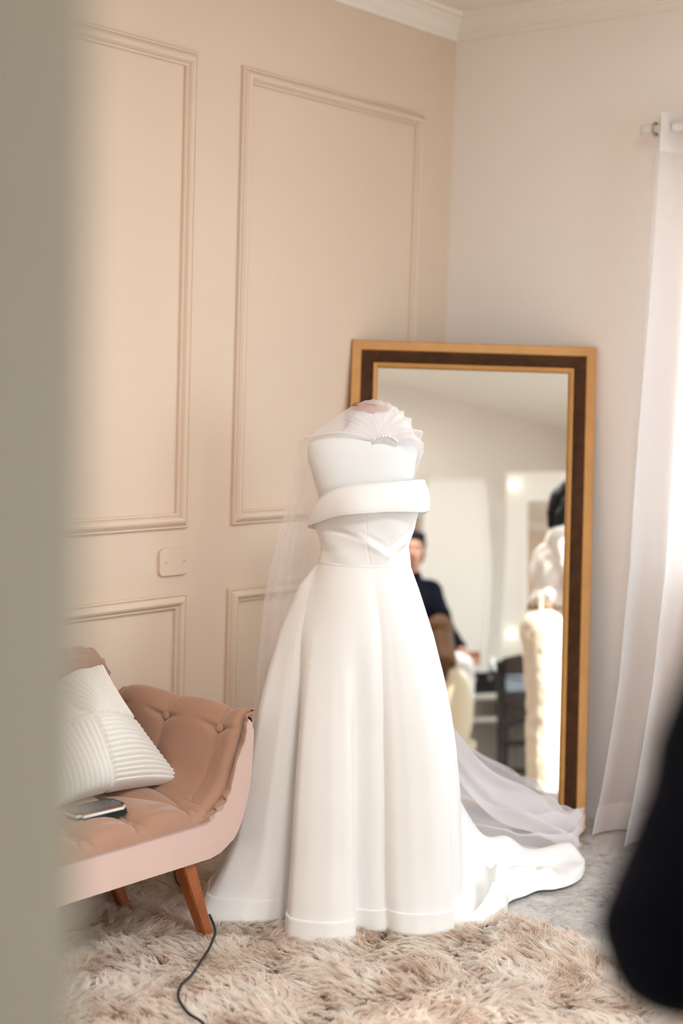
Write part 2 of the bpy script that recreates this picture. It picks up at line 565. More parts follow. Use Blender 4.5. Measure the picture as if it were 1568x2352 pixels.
w2.matrix_world = Matrix(((0, 0, 1, XR + 0.05), (1, 0, 0, 0), (0, 1, 0, 0), (0, 0, 0, 1)))
struct(w2)
ym = (VY0 + VY1) / 2
for y0, y1 in ((VY0 + 0.04, ym + 0.02), (ym - 0.02, VY1 - 0.04)):
    s = rect_frame('sash', y0, y1, VZ0 + 0.04, VZ1 - 0.04, [(0, 0.012), (0, -0.012), (0.04, -0.012), (0.04, 0.012)], M['white_plastic'], w2)
    mesh_obj('pane', [(y0 + .03, VZ0 + .07, 0), (y1 - .03, VZ0 + .07, 0), (y1 - .03, VZ1 - .07, 0), (y0 + .03, VZ1 - .07, 0)], [(0, 1, 2, 3)], M['glass'], s)
struct(box('trim_9', WX0 - 0.03, WX1 + 0.03, -0.02, 0.15, WZ0 - 0.03, WZ0, M['white_lacquer'], bev=0.004))

# ---------------------------------------------------------------- curtain and rod
rod = thing('curtain_rod', 'white curtain rod with plain end cap above the window', 'curtain rod', (0.85, -0.10, 2.367))
tube('rod', [(0.03, 0, 0), (0.5, 0, 0), (2.0, 0, 0)], 0.014, M['white_plastic'], rod, 16)
fin = lathe('finial', [(0.012, 0), (0.019, 0.002), (0.0195, 0.03), (0.019, 0.045)], M['white_plastic'], rod, 20)
fin.rotation_euler = (0, PI / 2, 0)
fin.location = (-0.012, 0, 0)
for x in (0.06, 1.9):
    b_ = box_bm(x - 0.008, x + 0.008, -0.012, 0.10, -0.02, -0.010, 0.002)
    box_bm(x - 0.02, x + 0.02, 0.094, 0.10, -0.05, 0.02, 0.002, b_)
    bm_obj('bracket', b_, M['white_plastic'], rod)

cur = thing('curtain', 'long white sheer voile curtain hanging in folds beside the tall mirror', 'curtain', (0.9, -0.12, 0))
ns, nz = 260, 90
S = np.linspace(0, 1, ns)
Zc = np.linspace(2.408, 0.012, nz)
edge = np.interp(Zc[::-1], [0, 0.06, 0.25, 0.55, 0.93, 1.36, 1.93, 2.4], [0.762, 0.77, 0.80, 0.842, 0.868, 0.869, 0.872, 0.872])[::-1]
nz1 = Noise(3)


def curtain_pt(s, z, ed):
    low = 1 - z / 2.41
    x = ed + s * (2.08 - ed) + 0.012 * np.sin(9 * s + 3 * z) * low
    ph = 2 * PI * (9.6 * s + 0.015 * np.sin(2.2 * z))
    fold = -np.cos(ph)
    amp = 0.045 + 0.045 * low
    y = -0.115 - amp * fold * 0.9 - 0.035 * low + 0.014 * low * np.sin(31 * s + 2.5 * z) + 0.02 * low * (nz1(s * 14, z * 1.3) - 0.5)
    x = x + 0.03 * np.sin(ph) * (0.5 + 0.4 * low)
    return x - 0.9, y + 0.12, z


def curtain_grid(zs, off=0.0):
    P = np.zeros((len(zs), ns, 3))
    for i, z in enumerate(zs):
        ed = float(np.interp(z, [0, 0.06, 0.25, 0.55, 0.93, 1.36, 1.93, 2.4], [0.762, 0.77, 0.80, 0.842, 0.868, 0.869, 0.872, 0.872]))
        x, y, zz = curtain_pt(S, z, ed)
        P[i, :, 0], P[i, :, 1], P[i, :, 2] = x, y - off, zz
    return P


grid_obj('drape', curtain_grid(Zc), M['curtain'], cur)
grid_obj('heading', curtain_grid(np.linspace(2.410, 2.285, 8), 0.003), M['curtain_hem'], cur)
grid_obj('hem', curtain_grid(np.linspace(0.11, 0.010, 6), 0.003), M['curtain_hem'], cur)
for k in range(5):
    s_ = np.linspace(0, 2 * PI, 25)
    e_ = tube('eyelet', np.c_[0 * s_, 0.021 * np.cos(s_), 0.021 * np.sin(s_)], 0.004, M['steel'], cur, 8)
    e_.location = (0.0 + 0.062 * k - 0.013, 0.02, 2.367)

# ---------------------------------------------------------------- leaning mirror
LEAN = math.atan(0.226 / 1.652)
up = FF * math.sin(LEAN) + np.array([0, 0, math.cos(LEAN)])
nn = -FF * math.cos(LEAN) + np.array([0, 0, math.sin(LEAN)])
o0 = W(0.441, 4.985, 0.006)
mir = thing('standing_mirror', 'tall mirror in a gold and dark brown wooden frame leaning across the corner', 'mirror')
mir.matrix_world = Matrix(((RR[0], up[0], nn[0], o0[0]), (RR[1], up[1], nn[1], o0[1]), (RR[2], up[2], nn[2], o0[2]), (0, 0, 0, 1)))
hw, hh = 0.423, 1.664
rect_frame('outer_moulding', -hw, hw, 0, hh, [(0.002, -0.028), (0, -0.02), (0, 0.010), (0.003, 0.014), (0.031, 0.014), (0.034, 0.011), (0.034, 0.0)], M['gold'], mir)
rib = [(0.034, 0.010)]
for k in range(7):
    d0 = 0.034 + k * 0.006
    rib += [(d0 + 0.0008, 0.0105 - 0.0006 * k), (d0 + 0.003, 0.0125 - 0.0006 * k), (d0 + 0.0052, 0.0105 - 0.0006 * k), (d0 + 0.006, 0.0085 - 0.0006 * k)]
rect_frame('ribbed_band', -hw, hw, 0, hh, rib, M['dark_band'], mir, smooth=False)
rect_frame('inner_slip', -hw, hw, 0, hh, [(0.076, 0.004), (0.076, 0.011), (0.079, 0.013), (0.088, 0.010), (0.0935, 0.004), (0.0935, -0.004)], M['gold'], mir)
box('glass', -hw + 0.085, hw - 0.085, 0.085, hh - 0.085, -0.006, -0.002, M['mirror'], mir)
box('backing', -hw + 0.004, hw - 0.004, 0.004, hh - 0.004, -0.028, -0.010, M['dark_wood'], mir)

# ---------------------------------------------------------------- dress form and gown (local frame: x right, y away, z up)
AC, BC = 0.055, 4.2
form_at = W(AC, BC, 0)


def L(a, b, z):
    return np.stack([np.asarray(a, float) - AC, np.asarray(b, float) - BC, np.asarray(z, float) + 0 * np.asarray(a, float)], -1)


form = thing('dress_form', 'white cloth covered dress form with a wooden neck cap wearing the wedding gown', 'mannequin', form_at, YAW)
zz = [0.92, 1.00, 1.08, 1.15, 1.22, 1.28, 1.315, 1.335, 1.348, 1.358, 1.368, 1.38, 1.40, 1.428]
wl = [0.110, 0.112, 0.118, 0.124, 0.138, 0.150, 0.155, 0.152, 0.138, 0.110, 0.078, 0.060, 0.054, 0.052]
wd = [0.100, 0.092, 0.095, 0.105, 0.108, 0.098, 0.090, 0.082, 0.074, 0.066, 0.060, 0.056, 0.053, 0.052]
cx_ = [0.070, 0.070, 0.070, 0.068, 0.060, 0.053, 0.053, 0.055, 0.058, 0.062, 0.066, 0.069, 0.071, 0.072]
zi = np.linspace(0.92, 1.428, 60)
th = np.linspace(0, 2 * PI, 72, endpoint=False)
ex = np.interp(zi, zz, wl)[:, None]
ey = np.interp(zi, zz, wd)[:, None]
ecx = np.interp(zi, zz, cx_)[:, None]
se = 2 / 2.35
P = L(ecx + ex * np.sign(np.sin(th)) * np.abs(np.sin(th)) ** se, BC - ey * np.sign(np.cos(th)) * np.abs(np.cos(th)) ** se, zi[:, None] + 0 * th)
# sloping shoulders: neck side higher than the arm side
grid_obj('torso', P, M['jersey'], form, close_j=True, caps=True)
cap = lathe('neck_cap', [(0.050, -0.004), (0.053, 0.0), (0.053, 0.012), (0.050, 0.016), (0.02, 0.019)], M['cap_wood'], form, 32)
cap.location = (0.072 - AC, 0, 1.428)
cap.rotation_euler = (0.10, 0.10, 0)
kn = lathe('pin_head', [(0.002, 0), (0.005, 0.003), (0.0055, 0.006), (0.004, 0.010), (0.001, 0.011)], M['steel'], form, 12)
kn.location = (0.014 - AC, -0.03, 1.414)
tube('pole', [(0.015, 0, 0.93), (0.015, 0, 0.5), (0.015, 0, 0.03)], 0.016, M['steel'], form, 16)
lathe('base', [(0.19, 0.0), (0.19, 0.012), (0.17, 0.02), (0.03, 0.035), (0.02, 0.05)], M['steel'], form, 32).location = (0.015, 0, 0)

gown = thing('wedding_gown', 'ivory satin strapless wedding gown with folded cuff neckline and full pleated skirt', 'dress', form_at, YAW)
# skirt: hem outline (a, b) and the waist angle each fold runs up to
HEM = [(-0.05, 4.55, -178), (-0.22, 4.47, -150), (-0.33, 4.35, -130), (-0.385, 4.15, -116), (-0.379, 4.01, -108), (-0.355, 3.975, -105),
       (-0.314, 3.962, -101), (-0.23, 3.949, -97), (-0.165, 3.965, -93), (-0.108, 4.020, -90), (-0.118, 3.905, -86), (-0.105, 3.868, -80),
       (-0.06, 3.848, -65), (0.008, 3.835, -52), (0.060, 3.848, -42), (0.079, 3.868, -38), (0.066, 3.925, -33), (0.080, 3.938, -25),
       (0.125, 3.922, -5), (0.155, 3.930, 10), (0.158, 3.950, 14), (0.166, 3.926, 16), (0.19, 3.908, 18), (0.241, 3.903, 21),
       (0.301, 3.926, 24), (0.343, 3.962, 26), (0.345, 3.985, 29), (0.342, 4.02, 40), (0.366, 4.055, 60), (0.385, 4.15, 85),
       (0.37, 4.30, 110), (0.28, 4.45, 140), (0.10, 4.55, 165)]
NS = 520
H = np.array(HEM + [(HEM[0][0], HEM[0][1], HEM[0][2] + 360)], float)
seg = np.hypot(np.diff(H[:, 0]), np.diff(H[:, 1]))
sarc = np.r_[0, np.cumsum(seg)]
sv = np.linspace(0, sarc[-1], NS, endpoint=False)
ha, hb, hphi = (np.interp(sv, sarc, H[:, k]) for k in range(3))


def blur(x, n, per=0.0):
    k = np.exp(-0.5 * (np.arange(-3 * n, 3 * n + 1) / n) ** 2)
    k /= k.sum()
    xe = np.r_[x[-3 * n:] - per, x, x[:3 * n] + per]
    return np.convolve(xe, k, 'valid')


sa, sb = blur(ha, 60), blur(hb, 60)
sa = (sa - sa.min()) / (sa.max() - sa.min()) * (ha.max() - ha.min()) + ha.min()
sb = (sb - sb.min()) / (sb.max() - sb.min()) * (hb.max() - hb.min()) + hb.min()                          # the folds soften towards the waist
ha, hb, hphi = blur(ha, 2), blur(hb, 2), blur(hphi, 14, 360)
WCX, WHX, WHY, WZ = 0.070, 0.129, 0.106, 1.000
wa = WCX + WHX * np.sin(np.radians(hphi))
wb = BC - WHY * np.cos(np.radians(hphi))
ZL = [0.0, 0.02, 0.10, 0.22, 0.36, 0.49, 0.59, 0.68, 0.80, 0.93, 0.975, 1.0]
FL = [1.0, 0.97, 0.84, 0.68, 0.60, 0.54, 0.49, 0.43, 0.34, 0.19, 0.08, 0.0]
FR = [1.0, 0.995, 0.97, 0.93, 0.88, 0.80, 0.71, 0.60, 0.41, 0.15, 0.05, 0.0]
FC = [1.0, 0.985, 0.92, 0.83, 0.76, 0.68, 0.60, 0.51, 0.36, 0.15, 0.055, 0.0]
nzs = Noise(11)


def skirt_ring(z, grow=0.0):
    fl_, fr_, fc_ = np.interp(z, ZL, FL), np.interp(z, ZL, FR), np.interp(z, ZL, FC)
    wL, wR = sstep(-0.10, -0.34, ha), sstep(0.20, 0.36, ha)
    f = fl_ * wL + fr_ * wR + fc_ * (1 - wL - wR)
    k = 0.06 + 0.94 * sstep(0.95, 0.52, z)
    k = k + (1 - k) * 0.85 * np.exp(-((hphi - 15) / 13) ** 2)
    ka, kb = sa + (ha - sa) * k, sb + (hb - sb) * k
    a = wa + f * (ka - wa)
    b = wb + f * (kb - wb)
    sag = 0.004 * np.sin(sv * 17 + z * 3) * min(1, (1 - z) * 3)
    dx, dy = a - WCX, b - BC
    r = np.hypot(dx, dy) + 1e-9
    a = a + dx / r * (sag + grow)
    b = b + dy / r * (sag + grow)
    return L(a, b, np.full_like(a, z) + (0.012 * np.sin(sv * 9) + 0.012) * max(0, 1 - z / 0.15))


zs_ = np.r_[np.linspace(1.0, 0.9, 14), np.linspace(0.89, 0.012, 66)]
grid_obj('skirt', np.array([skirt_ring(z) for z in zs_]), M['satin'], gown, close_j=True)
hz = [0.0085, 0.0085, 0.02, 0.045, 0.068, 0.074, 0.077, 0.078]
hg = [0.0, 0.0035, 0.0045, 0.0045, 0.0045, 0.0055, 0.0045, 0.0]
grid_obj('hem_band', np.array([skirt_ring(z, g) for z, g in zip(hz, hg)]), M['satin_band'], gown, close_j=True)

# bodice
NB = 300
ph = np.linspace(-PI, PI, NB, endpoint=False)
bz = np.linspace(0.985, 1.232, 60)
bw = np.interp(bz, [0.985, 1.0, 1.05, 1.10, 1.15, 1.20, 1.235], [0.131, 0.129, 0.124, 0.133, 0.142, 0.148, 0.149])
bd = np.interp(bz, [0.985, 1.0, 1.05, 1.10, 1.15, 1.20, 1.235], [0.107, 0.106, 0.106, 0.113, 0.121, 0.124, 0.120])
bcx = np.interp(bz, [0.985, 1.05, 1.10, 1.235], [0.070, 0.0705, 0.0735, 0.066])
deg = np.degrees(ph)


def groove(lines, wid, dep):
    """sum of soft creases along polylines in (degrees, z)"""
    out = np.zeros((len(bz), NB))
    A, Z = np.meshgrid(deg, bz)
    for (a0, z0), (a1, z1) in lines:
        ux, uz = (a1 - a0) * 0.0022, z1 - z0
        l2 = ux * ux + uz * uz
        t = np.clip(((A - a0) * 0.0022 * ux + (Z - z0) * uz) / l2, 0, 1)
        d = np.hypot((A - a0) * 0.0022 - t * ux, Z - z0 - t * uz)
        out += dep * np.exp(-(d / wid) ** 2) * np.sin(np.clip(t, 0.12, 0.88) * PI)
    return out


zt = np.interp(deg, [-180, -130, -95, -70, -45, -20, 20, 60, 95, 140, 180], [1.165, 1.150, 1.140, 1.166, 1.203, 1.230, 1.2385, 1.245, 1.240, 1.20, 1.165])
zt = blur(zt, 8)
A, Z = np.meshgrid(deg, bz)
bust = 0.020 * np.exp(-((A + 8) / 22) ** 2 - ((Z - 1.165) / 0.045) ** 2) + 0.022 * np.exp(-((A - 52) / 24) ** 2 - ((Z - 1.165) / 0.045) ** 2)
dis = bust + groove([((-68, 1.135), (-4, 1.075))], 0.007, -0.006) + groove([((-4, 1.072), (30, 1.03)), ((30, 1.03), (70, 1.085))], 0.009, 0.008) \
    + groove([((-6, 1.095), (30, 1.05)), ((34, 1.055), (62, 1.10))], 0.007, -0.005) \
    + groove([((-3, 1.19), (-1, 1.08)), ((-1, 1.08), (7, 1.0)), ((-62, 1.16), (-66, 1.0)), ((62, 1.19), (58, 1.0))], 0.0016, -0.0022) \
    + 0.0015 * np.sin(A * 0.12 + Z * 60)
rx, ry = bw[:, None] + dis, bd[:, None] + dis
Zs = 0.985 + (Z - 0.985) * ((zt - 0.004 - 0.985) / (1.232 - 0.985))[None, :]
P = L(bcx[:, None] + rx * np.sin(ph), BC - ry * np.cos(ph), Zs)
grid_obj('bodice', P, M['satin'], gown, close_j=True)
wbnd = [0.994, 0.996, 1.000, 1.004, 1.006]
wout = [-0.001, 0.0004, 0.0009, 0.0004, -0.001]
P = np.array([L(0.07 + (0.1295 + w) * np.sin(ph), BC - (0.1065 + w) * np.cos(ph), np.full(NB, z)) for z, w in zip(wbnd, wout)])
grid_obj('waist_seam', P, M['satin'], gown, close_j=True)

# folded cuff round the bust; it dips on the viewer's left
zb = np.interp(deg, [-180, -130, -95, -70, -45, -20, 20, 60, 95, 140, 180], [1.085, 1.078, 1.092, 1.108, 1.127, 1.147, 1.158, 1.155, 1.152, 1.11, 1.085])
zb = blur(zb, 8)
sec = [(0.0, -0.03, 0.004), (0.0, 0.0, 0.0045), (0.04, 0.0, 0.010), (0.14, 0.0, 0.0135), (0.32, 0.0, 0.0185), (0.55, 0, 0.0215), (0.8, 0, 0.0235), (0.96, 0, 0.0245),
       (1.0, 0, 0.0235), (0.99, 0, 0.0205), (0.9, 0, 0.0185), (0.6, 0, 0.010), (0.35, 0, 0.003)]
P = []
for f, dz, g in sec:
    z = zt + (zb - zt) * f + dz * 0.3 + (0.004 if f == 0.04 else 0)
    w_ = np.interp(z, bz, bw)
    d_ = np.interp(z, bz, bd)
    bl = 0.016 * np.exp(-((deg + 8) / 24) ** 2 - ((z - 1.165) / 0.05) ** 2) + 0.018 * np.exp(-((deg - 52) / 26) ** 2 - ((z - 1.165) / 0.05) ** 2)
    wob = 0.0025 * np.sin(deg * 0.09 + f * 3) * f
    side = 0.010 * sstep(60, 95, np.abs(deg)) * f
    P.append(L(0.072 + (w_ + g + bl + wob + side) * np.sin(ph), BC - (d_ + g + bl + wob) * np.cos(ph), z))
grid_obj('cuff_collar', np.array(P), M['satin'], gown, close_j=True)

# train pooled on the floor to the right, behind the skirt
near = spline([(0.30, 4.02), (0.40, 3.985), (0.455, 4.09), (0.505, 4.155), (0.525, 4.25), (0.58, 4.31), (0.625, 4.36), (0.675, 4.375), (0.73, 4.42), (0.772, 4.485), (0.795, 4.56)], 120)
far = spline([(0.20, 4.50), (0.30, 4.62), (0.40, 4.74), (0.50, 4.80), (0.58, 4.80), (0.66, 4.76), (0.72, 4.72), (0.76, 4.68), (0.785, 4.64), (0.797, 4.61), (0.80, 4.59)], 120)
nv = 60
U, V = np.meshgrid(np.linspace(0, 1, 120), np.linspace(0, 1, nv))
ta = near[:, 0] * (1 - V) + far[:, 0] * V
tb = near[:, 1] * (1 - V) + far[:, 1] * V
nt1, nt2 = Noise(21), Noise(22)


def ridge(a0, b0, a1, b1, wid, h):
    ux, uy = a1 - a0, b1 - b0
    t = np.clip(((ta - a0) * ux + (tb - b0) * uy) / (ux * ux + uy * uy), 0, 1)
    d = np.hypot(ta - a0 - t * ux, tb - b0 - t * uy)
    return h * np.exp(-(d / wid) ** 2)


tz = 0.016 + 0.030 * np.sin(PI * np.clip(V, 0, 1)) ** 0.5 * (1 - 0.3 * U)
tz += 0.20 * np.exp(-(np.maximum(ta - 0.36, 0) / 0.085) ** 1.5) * sstep(0, 0.5, V)
tz += ridge(0.36, 4.42, 0.53, 4.45, 0.07, 0.05) + ridge(0.53, 4.45, 0.75, 4.62, 0.045, 0.042) + ridge(0.40, 4.30, 0.50, 4.18, 0.026, 0.055) + ridge(0.55, 4.36, 0.66, 4.43, 0.022, 0.022)
tz += ridge(0.46, 4.12, 0.49, 4.24, 0.018, 0.045)
tz -= ridge(0.44, 4.36, 0.54, 4.29, 0.018, 0.018) + ridge(0.55, 4.40, 0.62, 4.42, 0.014, 0.010)
tz += 0.012 * (nt1(ta * 16, tb * 16) - 0.5) * sstep(0, 0.2, V)
roll = np.minimum(V / 0.10, 1)
tz = 0.010 + (tz - 0.010) * np.sqrt(np.clip(1 - (1 - roll) ** 2, 0, 1))
tip = np.minimum((1 - U) / 0.05, 1)
tz = 0.010 + (tz - 0.010) * np.sqrt(np.clip(1 - (1 - tip) ** 2, 0, 1))
train_o = grid_obj('train', L(ta, tb, tz), M['satin'], gown)
# turned-up hem on the train's near edge
hp = spline([(0.395, 3.995, 0.02), (0.44, 4.035, 0.05), (0.475, 4.08, 0.085), (0.487, 4.12, 0.095), (0.492, 4.16, 0.06), (0.50, 4.175, 0.02)], 40)
P = []
for q in np.linspace(0, 1, 12):
    ang = q * PI * 0.9
    P.append(L(hp[:, 0] - 0.03 * math.sin(ang) + 0.006 * q, hp[:, 1] + 0.05 * (1 - math.cos(ang)) * 0.5, hp[:, 2] * math.sin(0.25 + q * 1.9) + 0.006))
grid_obj('hem_fold', np.array(P), M['satin_band'], train_o)

# ---------------------------------------------------------------- bridal veil
veil = thing('bridal_veil', 'long sheer tulle bridal veil pinned at the neck and trailing to the floor', 'veil', form_at, YAW)
paths = [
    [(0.085, 4.112, 1.352), (0.00, 4.115, 1.364), (-0.085, 4.15, 1.352), (-0.128, 4.235, 1.328), (-0.150, 4.29, 1.20), (-0.192, 4.33, 1.01), (-0.222, 4.36, 0.85), (-0.238, 4.40, 0.62), (-0.252, 4.43, 0.43), (-0.28, 4.46, 0.20), (-0.30, 4.55, 0.03), (-0.20, 4.72, 0.02)],
    [(0.093, 4.110, 1.358), (0.04, 4.125, 1.395), (-0.02, 4.17, 1.41), (-0.07, 4.27, 1.365), (-0.09, 4.33, 1.22), (-0.12, 4.37, 1.02), (-0.13, 4.41, 0.85), (-0.14, 4.47, 0.62), (-0.14, 4.53, 0.43), (-0.12, 4.62, 0.22), (-0.05, 4.74, 0.06), (0.10, 4.82, 0.02)],
    [(0.105, 4.108, 1.362), (0.082, 4.12, 1.425), (0.068, 4.19, 1.460), (0.066, 4.29, 1.42), (0.062, 4.35, 1.25), (0.062, 4.39, 1.03), (0.07, 4.44, 0.85), (0.09, 4.51, 0.62), (0.12, 4.60, 0.43), (0.20, 4.72, 0.22), (0.36, 4.80, 0.10), (0.60, 4.83, 0.05)],
    [(0.118, 4.108, 1.360), (0.135, 4.12, 1.415), (0.150, 4.19, 1.435), (0.150, 4.28, 1.39), (0.15, 4.35, 1.24), (0.16, 4.40, 1.02), (0.18, 4.46, 0.85), (0.23, 4.54, 0.62), (0.30, 4.63, 0.44), (0.44, 4.73, 0.25), (0.60, 4.80, 0.13), (0.80, 4.86, 0.055)],
    [(0.128, 4.110, 1.354), (0.175, 4.125, 1.375), (0.212, 4.16, 1.345), (0.214, 4.25, 1.305), (0.196, 4.34, 1.22), (0.20, 4.40, 1.01), (0.22, 4.46, 0.84), (0.28, 4.54, 0.64), (0.37, 4.64, 0.44), (0.50, 4.70, 0.285), (0.645, 4.76, 0.20), (0.815, 4.84, 0.062)],
    [(0.132, 4.112, 1.345), (0.185, 4.12, 1.352), (0.224, 4.16, 1.330), (0.212, 4.235, 1.275), (0.190, 4.32, 1.17), (0.185, 4.38, 1.00), (0.20, 4.42, 0.82), (0.25, 4.48, 0.60), (0.34, 4.56, 0.36), (0.50, 4.62, 0.16), (0.66, 4.68, 0.09), (0.80, 4.72, 0.025)],
]
NU, NVv = 170, 150
rows = np.array([spline(p_, NVv) for p_ in paths])               # 6 x NV x 3
vg = np.array([spline(rows[:, j], NU) for j in range(NVv)])      # NV x NU x 3
uu = np.linspace(0, 1, NU)
tv = np.linspace(0, 1, NVv)
for j in range(NVv):
    t = tv[j]
    amp = 0.003 + 0.008 * sstep(0.2, 0.6, t)
    rip = amp * (np.sin(uu * 46 + 1.5 * t) + 0.6 * np.sin(uu * 83 + 4 * t + 1.0)) + 0.02 * sstep(0.8, 1.0, t) * (nt2(uu * 22, 8 * t) - 0.5)
    if t < 0.25:
        rip = rip * 0.9 + 0.0035 * np.sin(uu * 120 + 6 * t)
    dirn = np.array([0.05, 0.8, 0.0]) * (1 - sstep(0.78, 0.95, t)) + np.array([0, 0.1, 0.9]) * sstep(0.78, 0.95, t) + np.array([0, -0.3, 0.5]) * (1 - sstep(0.12, 0.25, t))
    vg[j] += rip[:, None] * dirn
vg[..., 2] = np.maximum(vg[..., 2], 0.012)
grid_obj('tulle', L(vg[..., 0], vg[..., 1], vg[..., 2]), M['tulle'], veil)
# second lighter layer of the trailing end, crumpled on the floor
tu, tvv = np.meshgrid(np.linspace(0, 1, 110), np.linspace(0, 1, 70))
e0 = spline([(0.32, 4.52), (0.50, 4.56), (0.64, 4.62), (0.74, 4.68), (0.80, 4.74)], 110)
e1 = spline([(0.30, 4.80), (0.45, 4.84), (0.62, 4.88), (0.76, 4.90), (0.84, 4.89)], 110)
ca = e0[:, 0] * (1 - tvv) + e1[:, 0] * tvv + 0.012 * np.sin(tvv * 40) * tu ** 3
cb = e0[:, 1] * (1 - tvv) + e1[:, 1] * tvv
cz = 0.03 + 0.30 * (1 - tu) ** 1.6 * sstep(0, 0.7, tvv) + 0.06 * np.sin(PI * np.clip(tvv, 0, 1)) * (0.5 + tu) * 0.8
cz += 0.035 * np.sin(tvv * 34 + 3 * tu) * (0.2 + tu) * np.sin(PI * tvv) + 0.05 * (nt1(tu * 9, tvv * 9 + 5) - 0.5) * np.sin(PI * tvv)
cz = np.maximum(cz, 0.014)
grid_obj('trailing_end', L(ca, cb, cz), M['tulle'], veil)
# gathered frill above the comb
fr = []
fb = spline([(0.085, 4.112, 1.356), (0.105, 4.106, 1.364), (0.128, 4.106, 1.358), (0.150, 4.115, 1.350)], 140)
ft = spline([(0.125, 4.16, 1.438), (0.155, 4.15, 1.430), (0.185, 4.13, 1.405), (0.215, 4.11, 1.362), (0.218, 4.10, 1.335)], 140)
q_ = np.linspace(0, 1, 140)
for t in np.linspace(0, 1, 26):
    c = fb * (1 - t) + ft * t
    w_ = 0.008 * t * np.sin(q_ * 30) + 0.004 * t * np.sin(q_ * 17 + 2)
    c = c + np.c_[0.6 * w_, -0.8 * w_, 0.5 * w_] + np.array([0, -0.02, 0.012]) * math.sin(PI * t)
    fr.append(L(c[:, 0], c[:, 1], c[:, 2]))
grid_obj('frill', np.array(fr), M['tulle_dense'], veil)
cm = tube('comb', L(*spline([(0.082, 4.110, 1.349), (0.095, 4.103, 1.358), (0.114, 4.100, 1.362), (0.134, 4.103, 1.357), (0.147, 4.112, 1.347)], 24).T), 0.0045, M['white_plastic'], veil, 8)
bead_c = spline([(0.082, 4.105, 1.351), (0.095, 4.098, 1.360), (0.114, 4.095, 1.364), (0.134, 4.098, 1.359), (0.147, 4.107, 1.349)], 11)
me_bead = None
for c in bead_c:
    if me_bead is None:
        b_ = bmesh.new()
        bmesh.ops.create_icosphere(b_, subdivisions=1, radius=0.0042)
        me_bead = bpy.data.meshes.new('bead')
        b_.to_mesh(me_bead)
        b_.free()
    q = L(*c)
    link('bead', me_bead, M['white_plastic'], cm, True, loc=tuple(q))

# ---------------------------------------------------------------- upholstered bench by the pink wall
BY = -2.416                                                    # middle of the bench along the wall
bench = thing('chaise_bench', 'blush pink velvet bench with buttoned scroll arms, ruffled edges and reddish wooden legs', 'bench', (0.0, BY, 0.0))
half = [(-1.655, 0.590), (-1.640, 0.580), (-1.632, 0.55), (-1.635, 0.47), (-1.642, 0.40), (-1.660, 0.335), (-1.688, 0.28), (-1.728, 0.246), (-1.79, 0.232)]
innr = [(-1.668, 0.588), (-1.676, 0.558), (-1.694, 0.489), (-1.722, 0.423), (-1.782, 0.358), (-1.85, 0.336)]
half = [tuple(q) for q in spline(half, 26)]
innr = [tuple(q) for q in spline(innr, 18)]
mir_y = lambda y: 2 * BY - y
outl = [(y - BY, z) for y, z in half] + [(mir_y(y) - BY, z) for y, z in half[::-1]] + [(mir_y(y) - BY, z) for y, z in innr] + [(y - BY, z) for y, z in innr[::-1]]
o = poly_prism('frame', outl, 0.055, 0.580, 'x', M['velvet_lit'], bench, bev=0.006)
o.data.polygons.foreach_set('use_smooth', np.zeros(len(o.data.polygons), dtype=bool))


def puffs(x, y, dx, dy, h, pw=0.33):
    pp, qq = x / dx + y / dy, x / dx - y / dy
    return h * (np.abs(np.sin(PI * pp)) * np.abs(np.sin(PI * qq)) + 1e-6) ** pw


X, Y = np.meshgrid(np.linspace(0.12, 0.588, 120), np.linspace(-1.215, 1.215, 360), indexing='ij')
Yb = Y / 1.215 * (BY + 1.80) * -1
edge_ = np.sqrt(np.clip(1 - np.clip((X - 0.548) / 0.040, 0, 1) ** 2, 0, 1)) * np.sqrt(np.clip(1 - np.clip((np.abs(Y) - 1.175) / 0.040, 0, 1) ** 2, 0, 1))
zseat = 0.338 + edge_ * (0.020 + puffs(X - 0.525, Yb + BY + 2.035, 0.50, 0.186, 0.030, 0.28))
zseat += 0.006 * sstep(0.53, 0.50, X) * edge_
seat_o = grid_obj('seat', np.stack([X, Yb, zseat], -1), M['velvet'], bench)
btn = bmesh.new()
bmesh.ops.create_uvsphere(btn, u_segments=14, v_segments=8, radius=0.0135)
for v in btn.verts:
    v.co.z *= 0.5
me_btn = bpy.data.meshes.new('button')
btn.to_mesh(me_btn)
btn.free()
for k in range(-6, 8):
    for xb, off in ((0.525, 0.0), (0.275, 0.093)):
        yb = -2.035 - 0.186 * k + off
        if -3.0 < yb < -1.86:
            link('button', me_btn, M['velvet'], seat_o, True, loc=(xb, yb - BY, 0.364))

